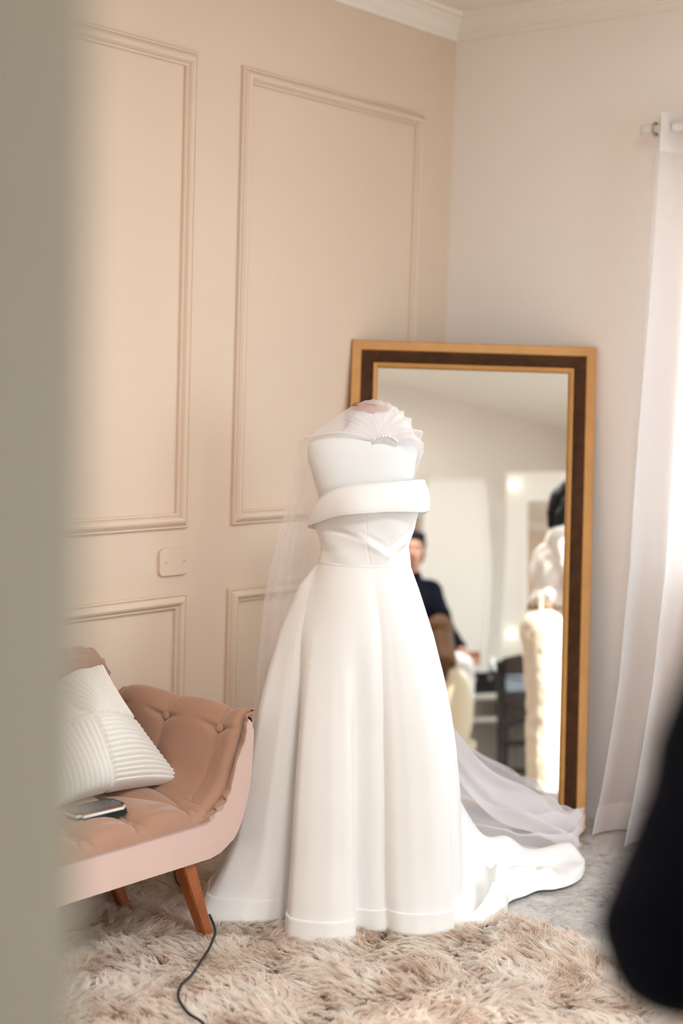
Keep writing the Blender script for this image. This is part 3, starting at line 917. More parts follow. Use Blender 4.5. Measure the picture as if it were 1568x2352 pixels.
# padded inner faces of the two arms
prof = spline([(-1.835, 0.345), (-1.785, 0.365), (-1.735, 0.415), (-1.708, 0.485), (-1.690, 0.545), (-1.674, 0.578), (-1.655, 0.594), (-1.640, 0.585), (-1.636, 0.565)], 90)
tng = np.gradient(prof, axis=0)
nrm = np.c_[-tng[:, 1], tng[:, 0]]
nrm /= np.linalg.norm(nrm, axis=1)[:, None]
xs = np.linspace(0.075, 0.578, 150)
vv = np.linspace(0, 1, 90)
bx = [0.09, 0.30, 0.51]
bump_v = sstep(0.0, 0.10, vv) * sstep(1.0, 0.90, vv)
row_ = np.exp(-((vv - 0.66) / 0.035) ** 2)
for sgn in (1, -1):
    P = np.zeros((150, 90, 3))
    for i, x in enumerate(xs):
        ch = abs(math.sin(PI * (x - 0.30) / 0.21)) ** 0.38
        e_ = math.sqrt(max(0.0, 1 - max(0.0, (x - 0.55) / 0.028) ** 2)) * math.sqrt(max(0.0, 1 - max(0.0, (0.10 - x) / 0.025) ** 2))
        near_b = min(abs(x - q) for q in bx)
        # the crease is deep above and at the buttons, shallow further down; a smile-shaped fold meets each button
        smile = np.exp(-((vv - 0.52 - 0.9 * near_b ** 1.2) / 0.022) ** 2) * math.exp(-(near_b / 0.055) ** 2)
        dep = 0.30 + 0.70 * np.exp(-(np.maximum(0.50 - vv, 0) / 0.16) ** 2)
        h = 0.026 * bump_v * (1 - dep * (1 - ch)) * e_ - 0.012 * smile * e_
        P[i, :, 0] = x
        P[i, :, 1] = prof[:, 0] + nrm[:, 0] * h
        P[i, :, 2] = prof[:, 1] + nrm[:, 1] * h
    P[..., 1] = (P[..., 1] if sgn == 1 else 2 * BY - P[..., 1]) - BY
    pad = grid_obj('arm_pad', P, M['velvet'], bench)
    for q in bx[1:]:
        b_ = link('button', me_btn, M['velvet'], pad, True)
        yq = -1.692
        b_.location = (q, (yq if sgn == 1 else 2 * BY - yq) - BY, 0.558)
        b_.rotation_euler = (sgn * 1.25, 0, 0)
    b_ = link('button', me_btn, M['velvet'], pad, True)
    b_.location = (0.505, (-1.803 if sgn == 1 else 2 * BY + 1.803) - BY, 0.380)
    b_.rotation_euler = (sgn * 0.7, 0, 0)
    # ruffled trim along the front edge of the arm
    rp = spline([(BY - 0.01, 0.337), (-2.27, 0.337), (-2.12, 0.337), (-1.98, 0.338), (-1.90, 0.339), (-1.835, 0.344), (-1.782, 0.362), (-1.750, 0.390), (-1.722, 0.427), (-1.695, 0.489), (-1.684, 0.525), (-1.674, 0.560), (-1.660, 0.592), (-1.640, 0.602)], 420)
    ss = np.linspace(0, 1, 420)
    wav = 0.0055 * np.sin(ss * 98) * (0.04 + np.exp(-((ss - 0.51) / 0.055) ** 2) + 1.3 * np.exp(-((ss - 1.0) / 0.06) ** 2)) + 0.003 * np.sin(ss * 25) * sstep(0.3, 0.45, ss)
    wide = 0.35 + 0.65 * sstep(0.30, 0.46, ss)
    rows_ = []
    for t in np.linspace(0, 1, 9):
        lift = 0.024 * t * wide
        yy = rp[:, 0] - 0.016 * t * sstep(0.3, 0.46, ss) + wav * t * 1.6
        zz2 = rp[:, 1] + 0.004 * math.sin(t * PI) + 0.016 * t * sstep(0.92, 1.0, ss)
        rows_.append(np.stack([np.full(420, 0.572) + lift + wav * t * 0.8, (yy if sgn == 1 else 2 * BY - yy) - BY, zz2], -1))
    o = grid_obj('ruffle', np.array(rows_), M['velvet'], pad)
    md = o.modifiers.new('thick', 'SOLIDIFY')
    md.thickness = 0.005

# buttoned back, lower than a sofa's, against the wall
bk = [(-1.750 - BY, 0.36), (-1.745 - BY, 0.62), (-1.750 - BY, 0.66), (-1.767 - BY, 0.695), (-1.80 - BY, 0.716), (-1.85 - BY, 0.722)]
bk = [tuple(q) for q in spline(bk, 14)]
back_o = poly_prism('backrest', bk + [(-y, z) for y, z in bk[::-1]], 0.030, 0.125, 'x', M['velvet'], bench, bev=0.006)
path = np.array(bk[1:] + [(y, 0.722) for y in np.linspace(bk[-1][0] - 0.03, -bk[-1][0] + 0.03, 60)] + [(-y, z) for y, z in bk[:0:-1]])
path = spline(path, 700)
tn = np.gradient(path, axis=0)
no = np.c_[tn[:, 1], -tn[:, 0]]
no /= np.linalg.norm(no, axis=1)[:, None] + 1e-9
k_ = np.arange(700)
w1 = np.sin(k_ * 0.30) + 0.5 * np.sin(k_ * 0.53 + 1)
rows_ = []
for t in np.linspace(0, 1, 14):
    ang = -0.3 + t * 3.7
    rad = 0.020 + 0.004 * w1 * math.sin(t * PI)
    rows_.append(np.stack([0.078 + np.cos(ang) * (0.030 + 0.002 * w1), path[:, 0] + no[:, 0] * (-0.002 + rad * math.sin(ang)), path[:, 1] + no[:, 1] * (-0.002 + rad * math.sin(ang))], -1))
grid_obj('back_ruffle', np.array(rows_), M['velvet'], back_o)

for sx, sy in ((1, 1), (0, 1), (1, -1), (0, -1)):
    tx, fx = (0.540, 0.590) if sx else (0.190, 0.270)
    ty, fy = (-1.858, -1.803) if sy == 1 else (2 * BY + 1.858, 2 * BY + 1.803)
    ty, fy = ty - BY, fy - BY
    b_ = bmesh.new()
    rings = []
    for (cx0, cy0, z, w) in ((tx, ty, 0.245, 0.024), (fx, fy, 0.012, 0.0145)):
        rings.append([b_.verts.new((cx0 + dx * w, cy0 + dy * w, z)) for dx, dy in ((-1, -1), (1, -1), (1, 1), (-1, 1))])
    for i in range(4):
        b_.faces.new((rings[0][i], rings[0][(i + 1) % 4], rings[1][(i + 1) % 4], rings[1][i]))
    b_.faces.new(rings[0])
    b_.faces.new(rings[1][::-1])
    bmesh.ops.bevel(b_, geom=list(b_.edges), offset=0.003, segments=2, affect='EDGES')
    bm_obj('leg', b_, M['leg_wood'], bench)

# ---------------------------------------------------------------- corduroy cushion
pil = thing('corduroy_cushion', 'cream ribbed corduroy cushion standing on one corner of the pink bench', 'cushion', (0.20, -1.95, 0.39))
Rc, Tc = np.array([0.410, -1.735, 0.395]), np.array([0.130, -1.785, 0.690])
Bc = np.array([0.375, -2.185, 0.395])
Uv, Vv = (Rc - Bc) / 2, (Tc - Rc) / 2
cen = Bc + Uv + Vv
Nv = np.cross(Uv, Vv)
Nv /= np.linalg.norm(Nv)
if Nv[0] < 0:
    Nv = -Nv
n_ = 420
u, v = np.meshgrid(np.linspace(-1, 1, n_), np.linspace(-1, 1, n_), indexing='ij')
for side, nm in ((1, 'front_panel'), (-1, 'back_panel')):
    sU = u * (1 - 0.13 * (1 - v ** 2) * np.abs(u) ** 2)
    sV = v * (1 - 0.13 * (1 - u ** 2) * np.abs(v) ** 2)
    # the far top edge has sunk between its corners
    sag = 0.30 * np.exp(-((u + 0.45) / 0.5) ** 2) * sstep(-0.2, 1.0, v)
    thick = 0.095 * (np.clip(1 - u ** 2, 0, 1) * np.clip(1 - v ** 2, 0, 1)) ** 0.42
    thick = thick * (0.35 + 0.65 * np.exp(-((u * 0.9) ** 2 + (v + 0.25) ** 2) / 0.9))
    along_v = (u * v > 0)
    ribc = np.where(along_v, u, v)
    ribs = np.abs(np.sin(ribc * PI * 14)) ** 0.6
    seam = np.minimum(np.abs(u), np.abs(v))
    ribh = 0.0095 * ribs * sstep(0.0, 0.05, seam) - 0.006 * np.exp(-(seam / 0.03) ** 2)
    crease = -0.022 * np.exp(-((u + 0.06 - 0.28 * (v - 0.1)) / 0.10) ** 2) * sstep(0.0, 0.25, v) + 0.014 * np.exp(-((u - 0.26 - 0.25 * v) / 0.16) ** 2) * sstep(0.05, 0.4, v)
    wr = 0.010 * np.sin(5.0 * u + 4.0 * v + 1.0) * np.clip(1 - u ** 2, 0, 1) * np.clip(1 - v ** 2, 0, 1)
    hgt = side * (thick + ribh * (thick > 0.004)) + (crease + wr)
    P = cen + Uv * sU[..., None] + Vv * (sV - sag)[..., None] + Nv * (hgt + 0.035 * (1 - u ** 2) * 0)[..., None]
    P = P - np.array([0.20, -1.95, 0.39])
    grid_obj(nm, P, M['corduroy'], pil)


# ---------------------------------------------------------------- two phones on the seat
def phone(name, label, z, x, y, rot, body, edge, top_m):
    t = thing(name, label, 'phone', (x, y, z), rot)

    def slab(nm, hx, hy, z0, z1, m, r):
        b2 = box_bm(-hx, hx, -hy, hy, z0, z1)
        bmesh.ops.bevel(b2, geom=[e_ for e_ in b2.edges if abs(e_.verts[0].co.z - e_.verts[1].co.z) > 1e-4], offset=r, segments=6, affect='EDGES')
        bmesh.ops.bevel(b2, geom=[e_ for e_ in b2.edges if abs(e_.verts[0].co.z - e_.verts[1].co.z) < 1e-5 and len(e_.link_faces) == 2 and e_.calc_face_angle(0) > 1.0], offset=0.0016, segments=2, affect='EDGES')
        bm_obj(nm, b2, m, t)
    slab('case', 0.0375, 0.077, 0.0, 0.0075, body, 0.013)
    slab('rim', 0.0370, 0.0765, 0.0075, 0.0125, edge, 0.013)
    slab('screen', 0.0345, 0.074, 0.0122, 0.0131, top_m, 0.010)
    return t


phone('smartphone', 'black phone lying underneath the brown-edged phone on the bench seat', 0.383, 0.462, -2.085, -0.10, M['black_plastic'], M['black_plastic'], M['screen'])
phone('smartphone', 'phone with a white and brown edge lying on top of a black phone', 0.397, 0.458, -2.088, -0.06, M['white_plastic'], M['brown_case'], M['screen'])

# ---------------------------------------------------------------- shag rug
rug = tag(poly_prism('shag_rug', [], 0, 0, 'z', M['rug_base']) if False else bpy.data.objects.new('shag_rug', None), 'thick beige and brown shag rug under the gown and the bench', 'rug')
COL.objects.link(rug)
rug.location = (0.95, -2.2, 0.0)
RX0, RX1, RY0, RY1, RC = 0.06, 1.86, -3.55, -1.105, 0.48


def inside(x, y, grow=0.0):
    cxx, cyy = np.clip(x, RX0 + RC, RX1 - RC), np.clip(y, RY0 + RC, RY1 - RC)
    return np.hypot(x - cxx, y - cyy) <= RC + grow


ang = np.linspace(0, 2 * PI, 96, endpoint=False)
qx, qy = np.cos(ang), np.sin(ang)
ox = np.where(qx > 0, RX1 - RC, RX0 + RC) + RC * qx
oy = np.where(qy > 0, RY1 - RC, RY0 + RC) + RC * qy
poly_prism('backing', list(zip(ox - 0.95, oy + 2.2)), 0.0008, 0.011, 'z', M['rug_base'], rug)
nA, nB_, nC_, nD = Noise(31), Noise(32), Noise(33), Noise(34)
# denser where it is near and in sight
cand = 560000
sx = rng.uniform(RX0, RX1, cand)
sy = rng.uniform(RY0, RY1, cand)
rel = np.c_[sx, sy] - CAM[:2]
fa, fbb = rel @ RR[:2], rel @ FF[:2]
vis = (fbb > 2.6) & (np.abs(fa) < 0.30 * fbb)
keep = inside(sx, sy) & (vis | (rng.random(cand) < 0.22))
sx, sy = sx[keep], sy[keep]
NSt = len(sx)
# tufts: strands lean together towards a shared tip
cell = 0.014
gi, gj = np.floor(sx / cell), np.floor(sy / cell)
hsh = np.abs(np.sin(gi * 127.1 + gj * 311.7) * 43758.5453) % 1
hs2 = np.abs(np.sin(gi * 269.5 + gj * 183.3) * 28001.831) % 1
tcx, tcy = (gi + 0.2 + 0.6 * hsh) * cell, (gj + 0.2 + 0.6 * hs2) * cell
dirf = 2 * PI * (nA(sx * 4.5, sy * 4.5) + 0.9 * nB_(sx * 11, sy * 11)) + 0.9 * (hsh - 0.5) * PI
lean = 0.55 + 0.75 * nC_(sx * 7, sy * 7) + 0.25 * hs2
ln = 0.046 * (0.75 + 0.5 * rng.random(NSt))
dx_, dy_ = np.cos(dirf), np.sin(dirf)
clump = 0.42
base = np.c_[sx, sy, np.full(NSt, 0.009)]
lev = []
for t, hgt, fw in ((0.0, 0.0, 0.0), (0.38, 0.42, 0.16), (0.72, 0.72, 0.52), (1.0, 0.84, 0.95)):
    k = clump * t ** 1.2
    px_ = sx + (tcx - sx) * k + dx_ * ln * fw * lean + rng.normal(0, 0.0016, NSt) * t
    py_ = sy + (tcy - sy) * k + dy_ * ln * fw * lean + rng.normal(0, 0.0016, NSt) * t
    pz_ = 0.009 + ln * hgt * (1.12 - 0.42 * np.clip(lean, 0, 1.5)) + rng.normal(0, 0.0012, NSt) * t
    lev.append(np.c_[px_, py_, np.maximum(pz_, 0.006)])
# ribbons turned at random
ra = rng.uniform(0, 2 * PI, NSt)
side = np.c_[np.cos(ra), np.sin(ra), np.zeros(NSt)] * 0.0007
V_ = np.zeros((NSt, 7, 3))
V_[:, 0], V_[:, 1] = lev[0] - side, lev[0] + side
V_[:, 2], V_[:, 3] = lev[1] - side * 1.1, lev[1] + side * 1.1
V_[:, 4], V_[:, 5] = lev[2] - side * 0.85, lev[2] + side * 0.85
V_[:, 6] = lev[3]
V_ = V_.reshape(-1, 3) - np.array([0.95, -2.2, 0])
b0 = (np.arange(NSt) * 7)[:, None]
tri = np.concatenate([b0 + np.array([[0, 1, 3]]), b0 + np.array([[0, 3, 2]]), b0 + np.array([[2, 3, 5]]), b0 + np.array([[2, 5, 4]]), b0 + np.array([[4, 5, 6]])], 1).reshape(-1, 3)
me = bpy.data.meshes.new('pile')
me.vertices.add(len(V_))
me.vertices.foreach_set('co', V_.astype(np.float32).ravel())
nt_ = len(tri)
me.loops.add(nt_ * 3)
me.loops.foreach_set('vertex_index', tri.astype(np.int32).ravel())
me.polygons.add(nt_)
me.polygons.foreach_set('loop_start', np.arange(0, nt_ * 3, 3, dtype=np.int32))
me.polygons.foreach_set('loop_total', np.full(nt_, 3, dtype=np.int32))
me.polygons.foreach_set('use_smooth', np.ones(nt_, dtype=bool))
me.update(calc_edges=True)
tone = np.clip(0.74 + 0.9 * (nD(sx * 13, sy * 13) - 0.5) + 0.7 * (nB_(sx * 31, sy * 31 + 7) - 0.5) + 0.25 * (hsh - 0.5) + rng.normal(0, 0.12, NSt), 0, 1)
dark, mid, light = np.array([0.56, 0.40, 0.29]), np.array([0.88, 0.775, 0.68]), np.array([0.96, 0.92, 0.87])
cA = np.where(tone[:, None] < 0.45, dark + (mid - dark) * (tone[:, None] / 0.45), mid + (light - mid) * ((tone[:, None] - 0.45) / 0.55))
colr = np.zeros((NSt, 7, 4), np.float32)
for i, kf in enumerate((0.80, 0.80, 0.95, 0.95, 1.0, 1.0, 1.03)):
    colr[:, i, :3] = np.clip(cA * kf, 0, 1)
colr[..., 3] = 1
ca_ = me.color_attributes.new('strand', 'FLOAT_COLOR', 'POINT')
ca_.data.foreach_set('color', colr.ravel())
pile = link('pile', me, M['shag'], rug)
pile['kind'] = 'stuff'

# ---------------------------------------------------------------- cord and plug
cord = tag(tube('power_cord', spline([(0.10, -1.45, 0.05), (0.174, -1.524, 0.045), (0.265, -1.598, 0.043), (0.334, -1.624, 0.043), (0.44, -1.672, 0.043), (0.545, -1.742, 0.043), (0.615, -1.800, 0.044), (0.650, -1.845, 0.044), (0.687, -1.897, 0.044), (0.717, -1.949, 0.042), (0.776, -2.047, 0.044), (0.80, -2.106, 0.043), (0.85, -2.164, 0.044), (0.923, -2.207, 0.043), (1.021, -2.242, 0.044), (1.2, -2.4, 0.042), (1.4, -2.7, 0.042)], 160),
                0.0034, M['cord']), 'thin black power cord snaking across the shag rug past the bench leg', 'cord')
plug = thing('plug_adapter', 'small white plug adapter on the floor under the bench', 'adapter', (0.10, -1.44, 0.012))
box('body', -0.03, 0.03, -0.035, 0.025, 0.0, 0.075, M['white_plastic'], plug, bev=0.012)
box('socket_plate', 0.029, 0.034, -0.022, 0.012, 0.02, 0.055, M['black_plastic'], plug, bev=0.002)


# ---------------------------------------------------------------- people
def blob(name, parts, voxel, m, parent, smooth_it=6, noise=0.0):
    """one continuous skin over many tapered limbs and ellipsoids"""
    b2 = bmesh.new()
    for pt in parts:
        if pt[0] == 'c':
            p0, p1, r0, r1 = np.array(pt[1], float), np.array(pt[2], float), pt[3], pt[4]
            ax = p1 - p0
            ln_ = np.linalg.norm(ax)
            if ln_ < 1e-6:
                continue
            ax /= ln_
            path_, rad_ = [], []
            for q in np.linspace(-PI / 2, 0, 6):
                path_.append(p0 + ax * r0 * math.sin(q)); rad_.append(max(r0 * math.cos(q), 1e-4))
            for q in np.linspace(0, PI / 2, 6):
                path_.append(p1 + ax * r1 * math.sin(q)); rad_.append(max(r1 * math.cos(q), 1e-4))
            P_ = tube_pts_straight(np.array(path_), np.array(rad_), ax)
        else:
            c_, r_ = np.array(pt[1], float), np.array(pt[2], float)
            R_ = np.array(pt[3].to_3x3()) if len(pt) > 3 else np.eye(3)
            ph_ = np.linspace(-PI / 2, PI / 2, 12)
            th_ = np.linspace(0, 2 * PI, 20, endpoint=False)
            P_ = np.array([[R_ @ (r_ * np.array([max(math.cos(p_), 1e-3) * math.cos(t_), max(math.cos(p_), 1e-3) * math.sin(t_), math.sin(p_)])) + c_ for t_ in th_] for p_ in ph_])
        nn_, mm_ = P_.shape[:2]
        vs = [b2.verts.new(q) for q in P_.reshape(-1, 3)]
        for f in grid_faces(nn_, mm_, False, True):
            b2.faces.new([vs[i] for i in f])
        b2.faces.new([vs[j] for j in range(mm_)][::-1])
        b2.faces.new([vs[(nn_ - 1) * mm_ + j] for j in range(mm_)])
    bmesh.ops.recalc_face_normals(b2, faces=b2.faces)
    me_ = bpy.data.meshes.new(name)
    b2.to_mesh(me_)
    b2.free()
    tmp = bpy.data.objects.new(name, me_)
    COL.objects.link(tmp)
    rm = tmp.modifiers.new('r', 'REMESH')
    rm.mode = 'VOXEL'
    rm.voxel_size = voxel
    sm = tmp.modifiers.new('s', 'SMOOTH')
    sm.iterations = smooth_it
    dg = bpy.context.evaluated_depsgraph_get()
    res = bpy.data.meshes.new_from_object(tmp.evaluated_get(dg))
    bpy.data.objects.remove(tmp)
    if noise:
        co = np.zeros(len(res.vertices) * 3)
        res.vertices.foreach_get('co', co)
        no_ = np.zeros(len(res.vertices) * 3)
        res.vertices.foreach_get('normal', no_)
        co, no_ = co.reshape(-1, 3), no_.reshape(-1, 3)
        k1 = Noise(51)
        wv = (k1(co[:, 0] * 11 + co[:, 2] * 9 + 20, co[:, 2] * 16 - co[:, 1] * 11 + 20) - 0.5) + 0.6 * (k1(co[:, 1] * 23 + co[:, 2] * 31 + 9, co[:, 0] * 21 - co[:, 2] * 14 + 40) - 0.5)
        co = co + no_ * (wv * noise)[:, None]
        res.vertices.foreach_set('co', co.ravel())
        res.update()
    res.name = name
    return link(name, res, m, parent, True)


def tube_pts_straight(path_, rad_, ax, n=14):
    ref = np.array([0, 0, 1.0]) if abs(ax[2]) < 0.9 else np.array([1.0, 0, 0])
    u_ = np.cross(ax, ref)
    u_ /= np.linalg.norm(u_)
    v_ = np.cross(ax, u_)
    an = np.arange(n) / n * 2 * PI
    return path_[:, None, :] + rad_[:, None, None] * (np.cos(an)[:, None] * u_ + np.sin(an)[:, None] * v_)[None]


def chain(pts, rads):
    return [('c', pts[i], pts[i + 1], rads[i], rads[i + 1]) for i in range(len(pts) - 1)]


def hand(wrist, d, palm_n, curl, thumb_side=1):
    """palm and five bent fingers; d: pointing direction, palm_n: out of the palm"""
    w = np.array(wrist, float)
    d = np.array(d, float) / np.linalg.norm(d)
    n0 = np.array(palm_n, float)
    n0 = n0 - d * (n0 @ d)
    n0 /= np.linalg.norm(n0)
    s = np.cross(d, n0) * thumb_side
    out = []
    k0 = w + d * 0.085
    for o_ in (-0.026, -0.009, 0.009, 0.026):
        out.append(('c', w + s * o_ * 0.6 + d * 0.012, k0 + s * o_, 0.015, 0.0115))
    for o_, ln_ in ((-0.028, 0.058), (-0.0095, 0.072), (0.0095, 0.078), (0.028, 0.070)):
        p_ = k0 + s * o_
        dd = d.copy()
        pts = [p_]
        for q, f in enumerate((0.46, 0.30, 0.24)):
            a_ = curl * (0.6 + 0.35 * q)
            dd = dd * math.cos(a_) + n0 * math.sin(a_)
            p_ = p_ + dd * ln_ * f
            pts.append(p_)
            n0b = n0
        out += chain(pts, [0.0092, 0.0085, 0.0078, 0.0068])
    t0 = w + d * 0.022 + s * 0.024
    t1 = t0 + d * 0.030 + s * 0.026 + n0 * 0.006
    t2 = t1 + d * 0.030 + s * 0.010 + n0 * 0.014
    t3 = t2 + d * 0.022 + n0 * 0.012
    out += chain([t0, t1, t2, t3], [0.0135, 0.0115, 0.0098, 0.008])
    return out


def head_parts(c, yaw, pitch=0.0, roll=0.0):
    """skull, jaw, nose, brow, lips, ears; face looks along local +y turned by yaw"""
    R_ = Matrix.Rotation(yaw, 4, 'Z') @ Matrix.Rotation(pitch, 4, 'X') @ Matrix.Rotation(roll, 4, 'Y')
    c = np.array(c, float)
    q = lambda v: c + np.array(R_ @ Vector(v))
    E_ = lambda v, r: ('e', q(v), r, R_)
    parts = [E_((0, -0.012, 0.028), (0.074, 0.092, 0.088)), E_((0, 0.030, -0.030), (0.058, 0.060, 0.078)), E_((0, 0.052, -0.082), (0.030, 0.032, 0.026)),
             ('c', q((0, 0.092, 0.010)), q((0, 0.108, -0.026)), 0.008, 0.013), ('c', q((-0.012, 0.092, -0.032)), q((0.012, 0.092, -0.032)), 0.010, 0.010),
             ('c', q((-0.042, 0.072, 0.030)), q((0.042, 0.072, 0.030)), 0.017, 0.017), E_((-0.036, 0.062, -0.022), (0.022, 0.022, 0.020)), E_((0.036, 0.062, -0.022), (0.022, 0.022, 0.020)),
             ('c', q((-0.016, 0.088, -0.055)), q((0.016, 0.088, -0.055)), 0.007, 0.007), ('c', q((-0.013, 0.086, -0.064)), q((0.013, 0.086, -0.064)), 0.008, 0.008),
             E_((-0.076, -0.004, -0.006), (0.009, 0.018, 0.030)), E_((0.076, -0.004, -0.006), (0.009, 0.018, 0.030))]
    return parts, q, R_


def face_details(q, R_, parent, brow_m):
    for s in (-1, 1):
        for nm, rr_, off, m in (('eye', 0.0115, 0.0765, M['eye_white']), ('iris', 0.0060, 0.0840, M['eye_dark'])):
            b2 = bmesh.new()
            bmesh.ops.create_uvsphere(b2, u_segments=16, v_segments=10, radius=rr_)
            o_ = bm_obj(nm, b2, m, parent, True)
            o_.location = tuple(q((0.031 * s, off, 0.004)))
        tube('eyebrow', np.array([q((0.014 * s, 0.091, 0.024)), q((0.032 * s, 0.089, 0.031)), q((0.050 * s, 0.078, 0.026))]), [0.0032, 0.0036, 0.002], brow_m, parent, 8)
    tube('lips', np.array([q((-0.023, 0.090, -0.059)), q((-0.008, 0.0965, -0.057)), q((0.008, 0.0965, -0.057)), q((0.023, 0.090, -0.059))]), [0.002, 0.0062, 0.0062, 0.002], M['lips'], parent, 8)


def hair_cap(q, R_, extra, m, parent, voxel=0.007, name='hair'):
    E_ = lambda v, r: ('e', q(v), r, R_)
    base_ = [E_((0, -0.026, 0.040), (0.086, 0.096, 0.094)), E_((0, -0.050, -0.020), (0.080, 0.062, 0.085))]
    return blob(name, base_ + extra, voxel, m, parent, 4, 0.006)


# --- make-up artist, near the camera on the right, seen from behind; her front shows in the mirror
A0 = (0.452, 0.95)
art = thing('person', 'woman in a dark navy shirt bending her elbow near the doorway while applying make-up', 'person', W(A0[0], A0[1], 0), YAW, 'people in the dressing room')
G = lambda a, b, z: (a - A0[0], b - A0[1], z)
sL, eL, wL_, hL = G(0.308, 0.995, 1.385), G(0.256, 1.045, 1.113), G(0.455, 1.245, 1.03), (0.75, 0.55, -0.35)
sR, eR, wR_ = G(0.580, 0.95, 1.375), G(0.672, 1.02, 1.13), G(0.748, 1.13, 0.995)
hp_, q, R_ = head_parts(G(0.452, 0.985, 1.615), 0.0, -0.10)
neck = chain([G(0.452, 0.955, 1.40), G(0.452, 0.972, 1.55)], [0.056, 0.052])
legs_ = []
for s in (-1, 1):
    legs_ += chain([(0.085 * s, -0.01, 0.93), (0.088 * s, 0.01, 0.50), (0.092 * s, -0.02, 0.09)], [0.092, 0.058, 0.038]) + [('c', (0.092 * s, -0.03, 0.042), (0.10 * s, 0.13, 0.03), 0.034, 0.026)]
torso_ = [('e', (0, 0, 0.98), (0.155, 0.115, 0.13)), ('e', (0, 0.005, 1.12), (0.120, 0.090, 0.13)), ('e', (0, 0.005, 1.28), (0.145, 0.105, 0.14)), ('c', (-0.11, 0, 1.375), (0.11, 0, 1.375), 0.055, 0.055)]
body = torso_ + neck + hp_ + legs_ + chain([sL, eL, wL_], [0.048, 0.040, 0.026]) + chain([sR, eR, wR_], [0.048, 0.040, 0.026])
body += hand(wL_, hL, (0, 0.2, -1), 0.35, 1) + hand(wR_, (0.55, 0.55, -0.62), (-0.5, 0.3, -0.5), 0.55, -1)
blob('body', body, 0.0065, M['skin'], art, 4)
face_details(q, R_, art, M['hair_brown'])
hair_cap(q, R_, [('c', q((-0.045, 0.055, 0.088)), q((0.045, 0.055, 0.088)), 0.028, 0.028), ('e', q((0, -0.115, 0.02)), (0.045, 0.045, 0.05))], M['hair_black'], art)
shirt = [('e', (0, 0.0, 1.00), (0.168, 0.130, 0.13)), ('e', (0, 0.005, 1.13), (0.140, 0.108, 0.14)), ('e', (0, 0.005, 1.28), (0.160, 0.120, 0.14)), ('c', (-0.125, 0, 1.375), (0.125, 0, 1.375), 0.066, 0.066), ('c', (0, 0.0, 1.40), (0, 0.012, 1.455), 0.072, 0.060)]
sh_end = lambda e_, w_, f: tuple(np.array(e_) + (np.array(w_) - np.array(e_)) * f)
shirt += chain([sL, eL, sh_end(eL, wL_, 0.90)], [0.064, 0.060, 0.046]) + chain([sR, eR, sh_end(eR, wR_, 0.85)], [0.062, 0.054, 0.042])
shirt_o = blob('shirt', shirt, 0.0085, M['navy'], art, 5, 0.010)
for e_, w_ in ((eL, wL_), (eR, wR_)):
    d_ = np.array(w_) - np.array(e_)
    tube('cuff', np.array([sh_end(e_, w_, 0.84), sh_end(e_, w_, 0.97)]), [0.047, 0.043], M['navy'], shirt_o, 16)
trs = [('e', (0, -0.005, 0.95), (0.170, 0.130, 0.12))]
for s in (-1, 1):
    trs += chain([(0.088 * s, -0.01, 0.90), (0.09 * s, 0.01, 0.50), (0.094 * s, -0.02, 0.12)], [0.108, 0.078, 0.060])
blob('trousers', trs, 0.009, M['navy'], art, 5, 0.008)
for s in (-1, 1):
    blob('shoe', [('c', (0.093 * s, -0.04, 0.040), (0.101 * s, 0.14, 0.034), 0.040, 0.033)], 0.008, M['black_plastic'], art, 3)

# --- seated client, seen from behind in the mirror
K0 = (0.60, 1.50)
cli = thing('person', 'seated client with long brown hair leaning back in the cream chair, seen in the mirror', 'person', W(K0[0], K0[1], 0), YAW, 'people in the dressing room')
G = lambda a, b, z: (a - K0[0], b - K0[1], z)
hp_, q, R_ = head_parts(G(0.575, 1.665, 1.005), PI, 0.25)
body = [('e', G(0.61, 1.42, 0.53), (0.165, 0.125, 0.11)), ('e', G(0.605, 1.49, 0.66), (0.130, 0.100, 0.13)), ('e', G(0.60, 1.555, 0.79), (0.150, 0.105, 0.13)),
        ('c', G(0.49, 1.60, 0.87), G(0.70, 1.60, 0.87), 0.055, 0.055)] + chain([G(0.597, 1.60, 0.88), G(0.585, 1.645, 0.97)], [0.054, 0.050]) + hp_
body += chain([G(0.53, 1.40, 0.53), G(0.56, 1.03, 0.53), G(0.60, 1.02, 0.08)], [0.088, 0.060, 0.038]) + chain([G(0.69, 1.40, 0.53), G(0.745, 1.02, 0.53), G(0.735, 1.02, 0.08)], [0.088, 0.060, 0.038])
body += [('c', G(0.60, 1.04, 0.04), G(0.60, 0.90, 0.03), 0.034, 0.026), ('c', G(0.735, 1.04, 0.04), G(0.735, 0.90, 0.03), 0.034, 0.026)]
wl0, wr0 = G(0.56, 1.20, 0.64), G(0.68, 1.20, 0.64)
body += chain([G(0.465, 1.60, 0.86), G(0.455, 1.45, 0.66), wl0], [0.046, 0.038, 0.026]) + chain([G(0.725, 1.60, 0.86), G(0.755, 1.45, 0.66), wr0], [0.046, 0.038, 0.026])
body += hand(wl0, (0.2, -1, -0.1), (0, 0, -1), 0.25, -1) + hand(wr0, (-0.2, -1, -0.1), (0, 0, -1), 0.25, 1)
blob('body', body, 0.0065, M['skin'], cli, 4)
face_details(q, R_, cli, M['hair_brown'])
hair_cap(q, R_, chain([G(0.578, 1.725, 1.01), G(0.585, 1.785, 0.93), G(0.592, 1.875, 0.855), G(0.597, 1.90, 0.745)], [0.080, 0.066, 0.048, 0.018])
         + chain([G(0.615, 1.715, 0.97), G(0.625, 1.79, 0.91), G(0.635, 1.885, 0.84)], [0.05, 0.045, 0.032]), M['hair_brown'], cli)
